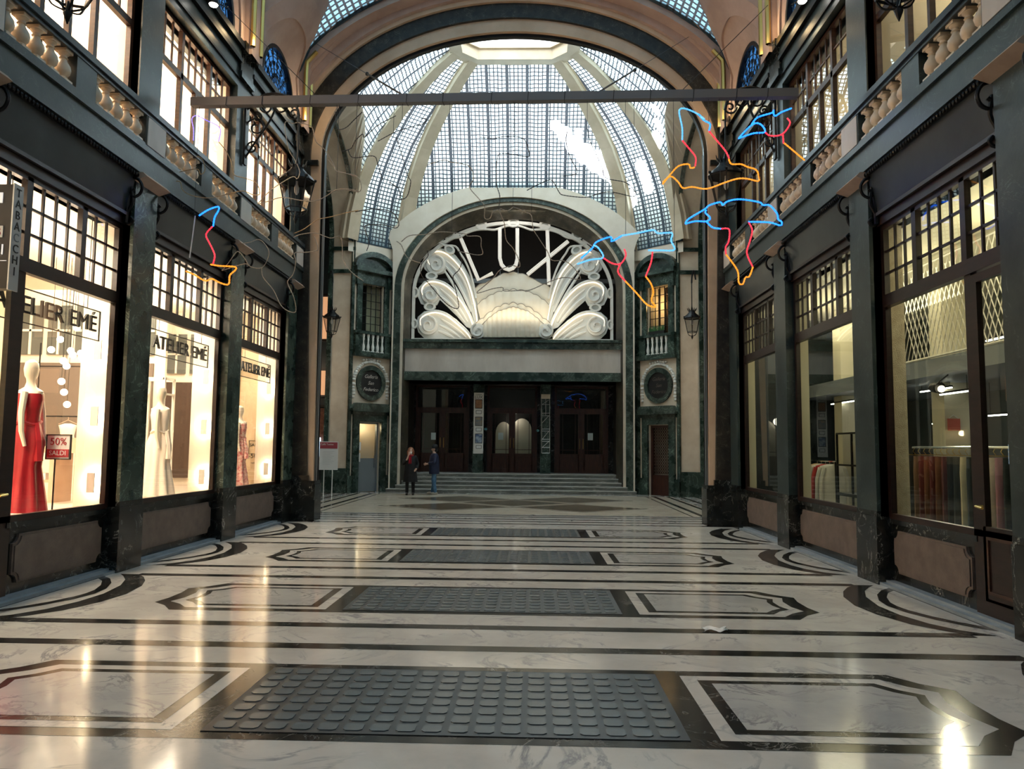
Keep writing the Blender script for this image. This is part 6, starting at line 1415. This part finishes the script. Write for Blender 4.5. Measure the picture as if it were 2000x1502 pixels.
M['skin'] = mat('skin', (.62, .38, .28), .5); M['hairred'] = noisy('auburn_hair', (.22, .07, .03), (.38, .14, .06), 30, .5); M['blackcloth'] = noisy('black_wool', (.008, .008, .009), (.018, .018, .02), 12, .85); M['navy'] = noisy('navy_padded_cloth', (.012, .018, .05), (.02, .03, .08), 8, .6); M['denim'] = noisy('blue_denim', (.05, .13, .24), (.10, .22, .36), 14, .8); M['shoe'] = mat('dark_shoe', (.015, .012, .012), .4); M['beigeshoe'] = mat('beige_shoe', (.4, .36, .3), .6)
def hand(wx, wy, wz, d, sd, up=(0, 0, 1), curl=.5):
    """palm and five separate bent fingers; d = pointing direction, sd = side of the thumb"""
    d = Vector(d).normalized(); sd = Vector(sd).normalized(); nn = d.cross(sd).normalized(); w = Vector((wx, wy, wz)); ch = []
    palm = w + d * .045; ch.append([(*w, .026), (*palm, .032), (*(w + d * .085), .030)])
    for i, L in enumerate((.060, .068, .062, .048)):
        o = (i - 1.5) * -.019; a = w + d * .088 + sd * o; m1 = a + d * L * .55 + nn * L * .2 * curl; m2 = a + d * L * .85 + nn * L * .75 * curl
        ch.append([(*(w + d * .085), .030), (*a, .010), (*m1, .009), (*m2, .008)])
    t0 = palm + sd * .03; t1 = t0 + sd * .022 + d * .03; t2 = t1 + d * .028 + nn * .01; ch.append([(*palm, .032), (*t0, .012), (*t1, .011), (*t2, .009)]); return ch
def head(b_parent, org, hz, yaw_, skin_m='skin'):
    pass
def face(parent, org, hz, nm='skin'):
    """head with eye sockets, nose, ears, jaw; centred at height hz, looking along local -Y"""
    c_, s_ = math.cos(org[3]), math.sin(org[3]); T = lambda x, y, z: (org[0] + x * c_ - y * s_, org[1] + x * s_ + y * c_, org[2] + z); b = MB()
    rings = []
    def fn(u, v):
        a = 2 * PI * u; p = PI * v; x = math.sin(p) * math.cos(a); y = math.sin(p) * math.sin(a); z = -math.cos(p)
        rx, ry, rz = .074, .094, .115
        if z < 0: rx *= 1 + .22 * z; ry *= 1 + .08 * z
        X, Y_, Z = x * rx, y * ry, z * rz
        fr = max(0, -y)
        Y_ -= .024 * math.exp(-((X / .013) ** 2) - ((Z + .012) / .024) ** 2) * fr            # nose
        for e in (-1, 1): Y_ += .012 * math.exp(-(((X - e * .030) / .016) ** 2) - ((Z - .012) / .012) ** 2) * fr
        Y_ -= .006 * math.exp(-((X / .022) ** 2) - ((Z + .052) / .008) ** 2) * fr; Y_ -= .008 * math.exp(-((X / .025) ** 2) - ((Z + .092) / .016) ** 2) * fr
        return T(X, Y_, hz + Z)
    b.grid(fn, 32, 24, closed_u=True)
    for e in (-1, 1): b.ball(T(e * .075, .008, hz - .005), (.012, .018, .03), 8, 6)
    h = b.build('head', nm, parent, smooth=True)
    b = MB()
    for e in (-1, 1): b.ball(T(e * .030, -.080, hz + .012), (.011, .008, .008), 8, 6)
    b.build('eyes', 'blackp', parent, smooth=True); return h
# --- woman, frontal, right hand raised to her face, red scarf
ow = (-3.79, 26.75, 0, R(8)); wm_ = empty('person', ow[:3], 'person in a long black coat and red scarf, white mask, hand raised to the face', 'person', 'people in front of the steps')
bodyc = [[(0, .0, .93, .11), (0, 0, 1.12, .10), (0, 0, 1.30, .11), (0, 0, 1.40, .055), (0, -.01, 1.47, .045), (0, -.01, 1.53, .06)]]
for e in (-1, 1):
    bodyc.append([(0, 0, .93, .11), (e * .09, 0, .86, .085), (e * .10, -.01, .48, .055), (e * .11, .01, .12, .03), (e * .12, -.04, .05, .02)])
bodyc.append([(0, 0, 1.30, .11), (-.16, 0, 1.32, .05), (-.24, -.05, 1.07, .04), (-.11, -.19, 1.27, .03), (-.07, -.18, 1.40, .026)])
bodyc.append([(0, 0, 1.30, .11), (.16, 0, 1.32, .05), (.24, .02, 1.05, .04), (.20, -.14, .90, .028)])
bodyc += hand(-.07, -.18, 1.40, (.25, .35, 1), (1, 0, 0), curl=.7) + hand(.20, -.14, .90, (-.3, -.8, -.3), (0, 0, 1))
skin('body', bodyc, 'skin', wm_, 2, ow)
face(wm_, ow, 1.535)
coat = [[(0, .0, .95, .15), (0, 0, 1.12, .135), (0, 0, 1.28, .13), (0, 0, 1.38, .07)], [(0, 0, 1.28, .13), (-.165, 0, 1.33, .075), (-.25, -.04, 1.07, .06), (-.13, -.17, 1.24, .05)], [(0, 0, 1.28, .13), (.165, 0, 1.33, .075), (.26, .02, 1.05, .06), (.21, -.12, .92, .05)]]
skin('coat_top', coat, 'blackcloth', wm_, 2, ow)
c_, s_ = math.cos(ow[3]), math.sin(ow[3])
b = MB(); loft(b, [(ow[0], ow[1], z_, rx, ry, fa, 7, 1) for z_, rx, ry, fa in ((.46, .26, .18, .05), (.7, .235, .17, .035), (.95, .20, .155, .01), (1.15, .185, .145, 0), (1.3, .19, .13, 0), (1.38, .10, .09, 0))], 28); b.build('long_coat', 'blackcloth', wm_, smooth=True)
skin('trousers', [[(0, 0, .8, .12)] + [(e * .10, 0, .72, .09), (e * .105, -.01, .45, .07), (e * .11, .01, .04, .06)] for e in (-1, 1)], 'blackcloth', wm_, 2, ow)
for e in (-1, 1): b = MB(); b.ball((ow[0] + e * .11 * c_ + .07 * s_, ow[1] + e * .11 * s_ - .07 * c_, .045), (.048, .12, .05), 12, 8); b.build('boot', 'shoe', wm_, smooth=True)
b = MB(); b.ball((ow[0], ow[1] + .035, 1.56), (.112, .105, .125), 14, 10)
for e in (-1, 1): b.ball((ow[0] + e * .095, ow[1] + .0, 1.48), (.04, .06, .10), 10, 7)
b.build('hair', 'hairred', wm_, smooth=True)
b = MB(); b.grid(lambda u, v: (ow[0] + .052 * math.cos(PI * (1 + u)) , ow[1] - .075 - .045 * math.sin(PI * u) - .012 * math.sin(PI * v), 1.445 + .075 * v), 10, 6); b.build('face_mask', 'paper', wm_, smooth=True)
b = MB(); b.tube([(ow[0] + .085 * math.cos(t), ow[1] + .0 + .09 * math.sin(t), 1.385) for t in [2 * PI * i / 14 for i in range(14)]], .035, 6, closed=True); b.grid(lambda u, v: (ow[0] - .045 + .10 * u, ow[1] - .155 - .02 * math.sin(3 * PI * u), 1.36 - .26 * v), 8, 4); b.build('scarf', 'redcloth', wm_, smooth=True)
# --- man in profile facing left, hands together in front
om = (-3.0, 27.15, 0, R(-78)); mn = empty('person', om[:3], 'person in a dark blue padded jacket, jeans and black hat, turned to the left', 'person', 'people in front of the steps')
bodyc = [[(0, 0, .97, .11), (0, 0, 1.18, .11), (0, .01, 1.38, .12), (0, 0, 1.48, .06), (0, -.02, 1.55, .05), (0, -.02, 1.60, .06)]]
for e in (-1, 1): bodyc.append([(0, 0, .97, .11), (e * .09, 0, .90, .09), (e * .10, -.03 * e, .50, .06), (e * .10, .05 * e, .12, .03), (e * .11, .05 * e - .05, .05, .02)])
for e in (-1, 1): bodyc.append([(0, .01, 1.38, .12), (e * .18, .01, 1.40, .055), (e * .24, .0, 1.13, .043), (e * .07, -.25, 1.09, .03)])
bodyc += hand(-.07, -.25, 1.09, (.5, -.8, -.1), (0, 0, 1)) + hand(.07, -.25, 1.09, (-.5, -.8, -.25), (0, 0, 1))
skin('body', bodyc, 'skin', mn, 2, om); face(mn, om, 1.61)
skin('jacket', [[(0, 0, .92, .16), (0, 0, 1.0, .165), (0, 0, 1.18, .165), (0, .01, 1.36, .15), (0, 0, 1.46, .09)], [(0, .01, 1.36, .15), (.18, .01, 1.40, .09), (.25, 0, 1.14, .075), (.09, -.22, 1.10, .055)], [(0, .01, 1.36, .15), (-.18, .01, 1.40, .09), (-.25, 0, 1.14, .075), (-.09, -.22, 1.10, .055)]], 'navy', mn, 2, om)
b = MB(); loft(b, [(om[0], om[1], z_, rx, ry, fa, 5, 0) for z_, rx, ry, fa in ((.74, .18, .215, .02), (.80, .19, .225, .01), (1.0, .19, .225, 0), (1.2, .185, .225, 0), (1.38, .15, .22, 0), (1.47, .09, .11, 0))], 24); b.build('jacket_body', 'navy', mn, smooth=True)
skin('jeans', [[(0, 0, .90, .12)] + [(e * .08, 0, .78, .095), (e * .10, -.03 * e, .50, .08), (e * .10, .05 * e, .05, .072)] for e in (-1, 1)], 'denim', mn, 2, om)
c_, s_ = math.cos(om[3]), math.sin(om[3])
for e in (-1, 1): lx, ly = e * .11, .07 * e - .05; b = MB(); b.ball((om[0] + lx * c_ - ly * s_, om[1] + lx * s_ + ly * c_, .05), (.125, .048, .052), 12, 8); b.build('shoe', 'beigeshoe', mn, smooth=True)
b = MB(); b.lathe([(.104, 0), (.112, .05), (.105, .11), (.06, .15), (.01, .16)], (om[0] + .012, om[1], 1.645), 16); b.build('hat', 'blackcloth', mn, smooth=True)
b = MB(); b.ball((om[0] + .05, om[1], 1.60), (.075, .085, .09), 10, 8); b.build('hair', 'blackcloth', mn, smooth=True)
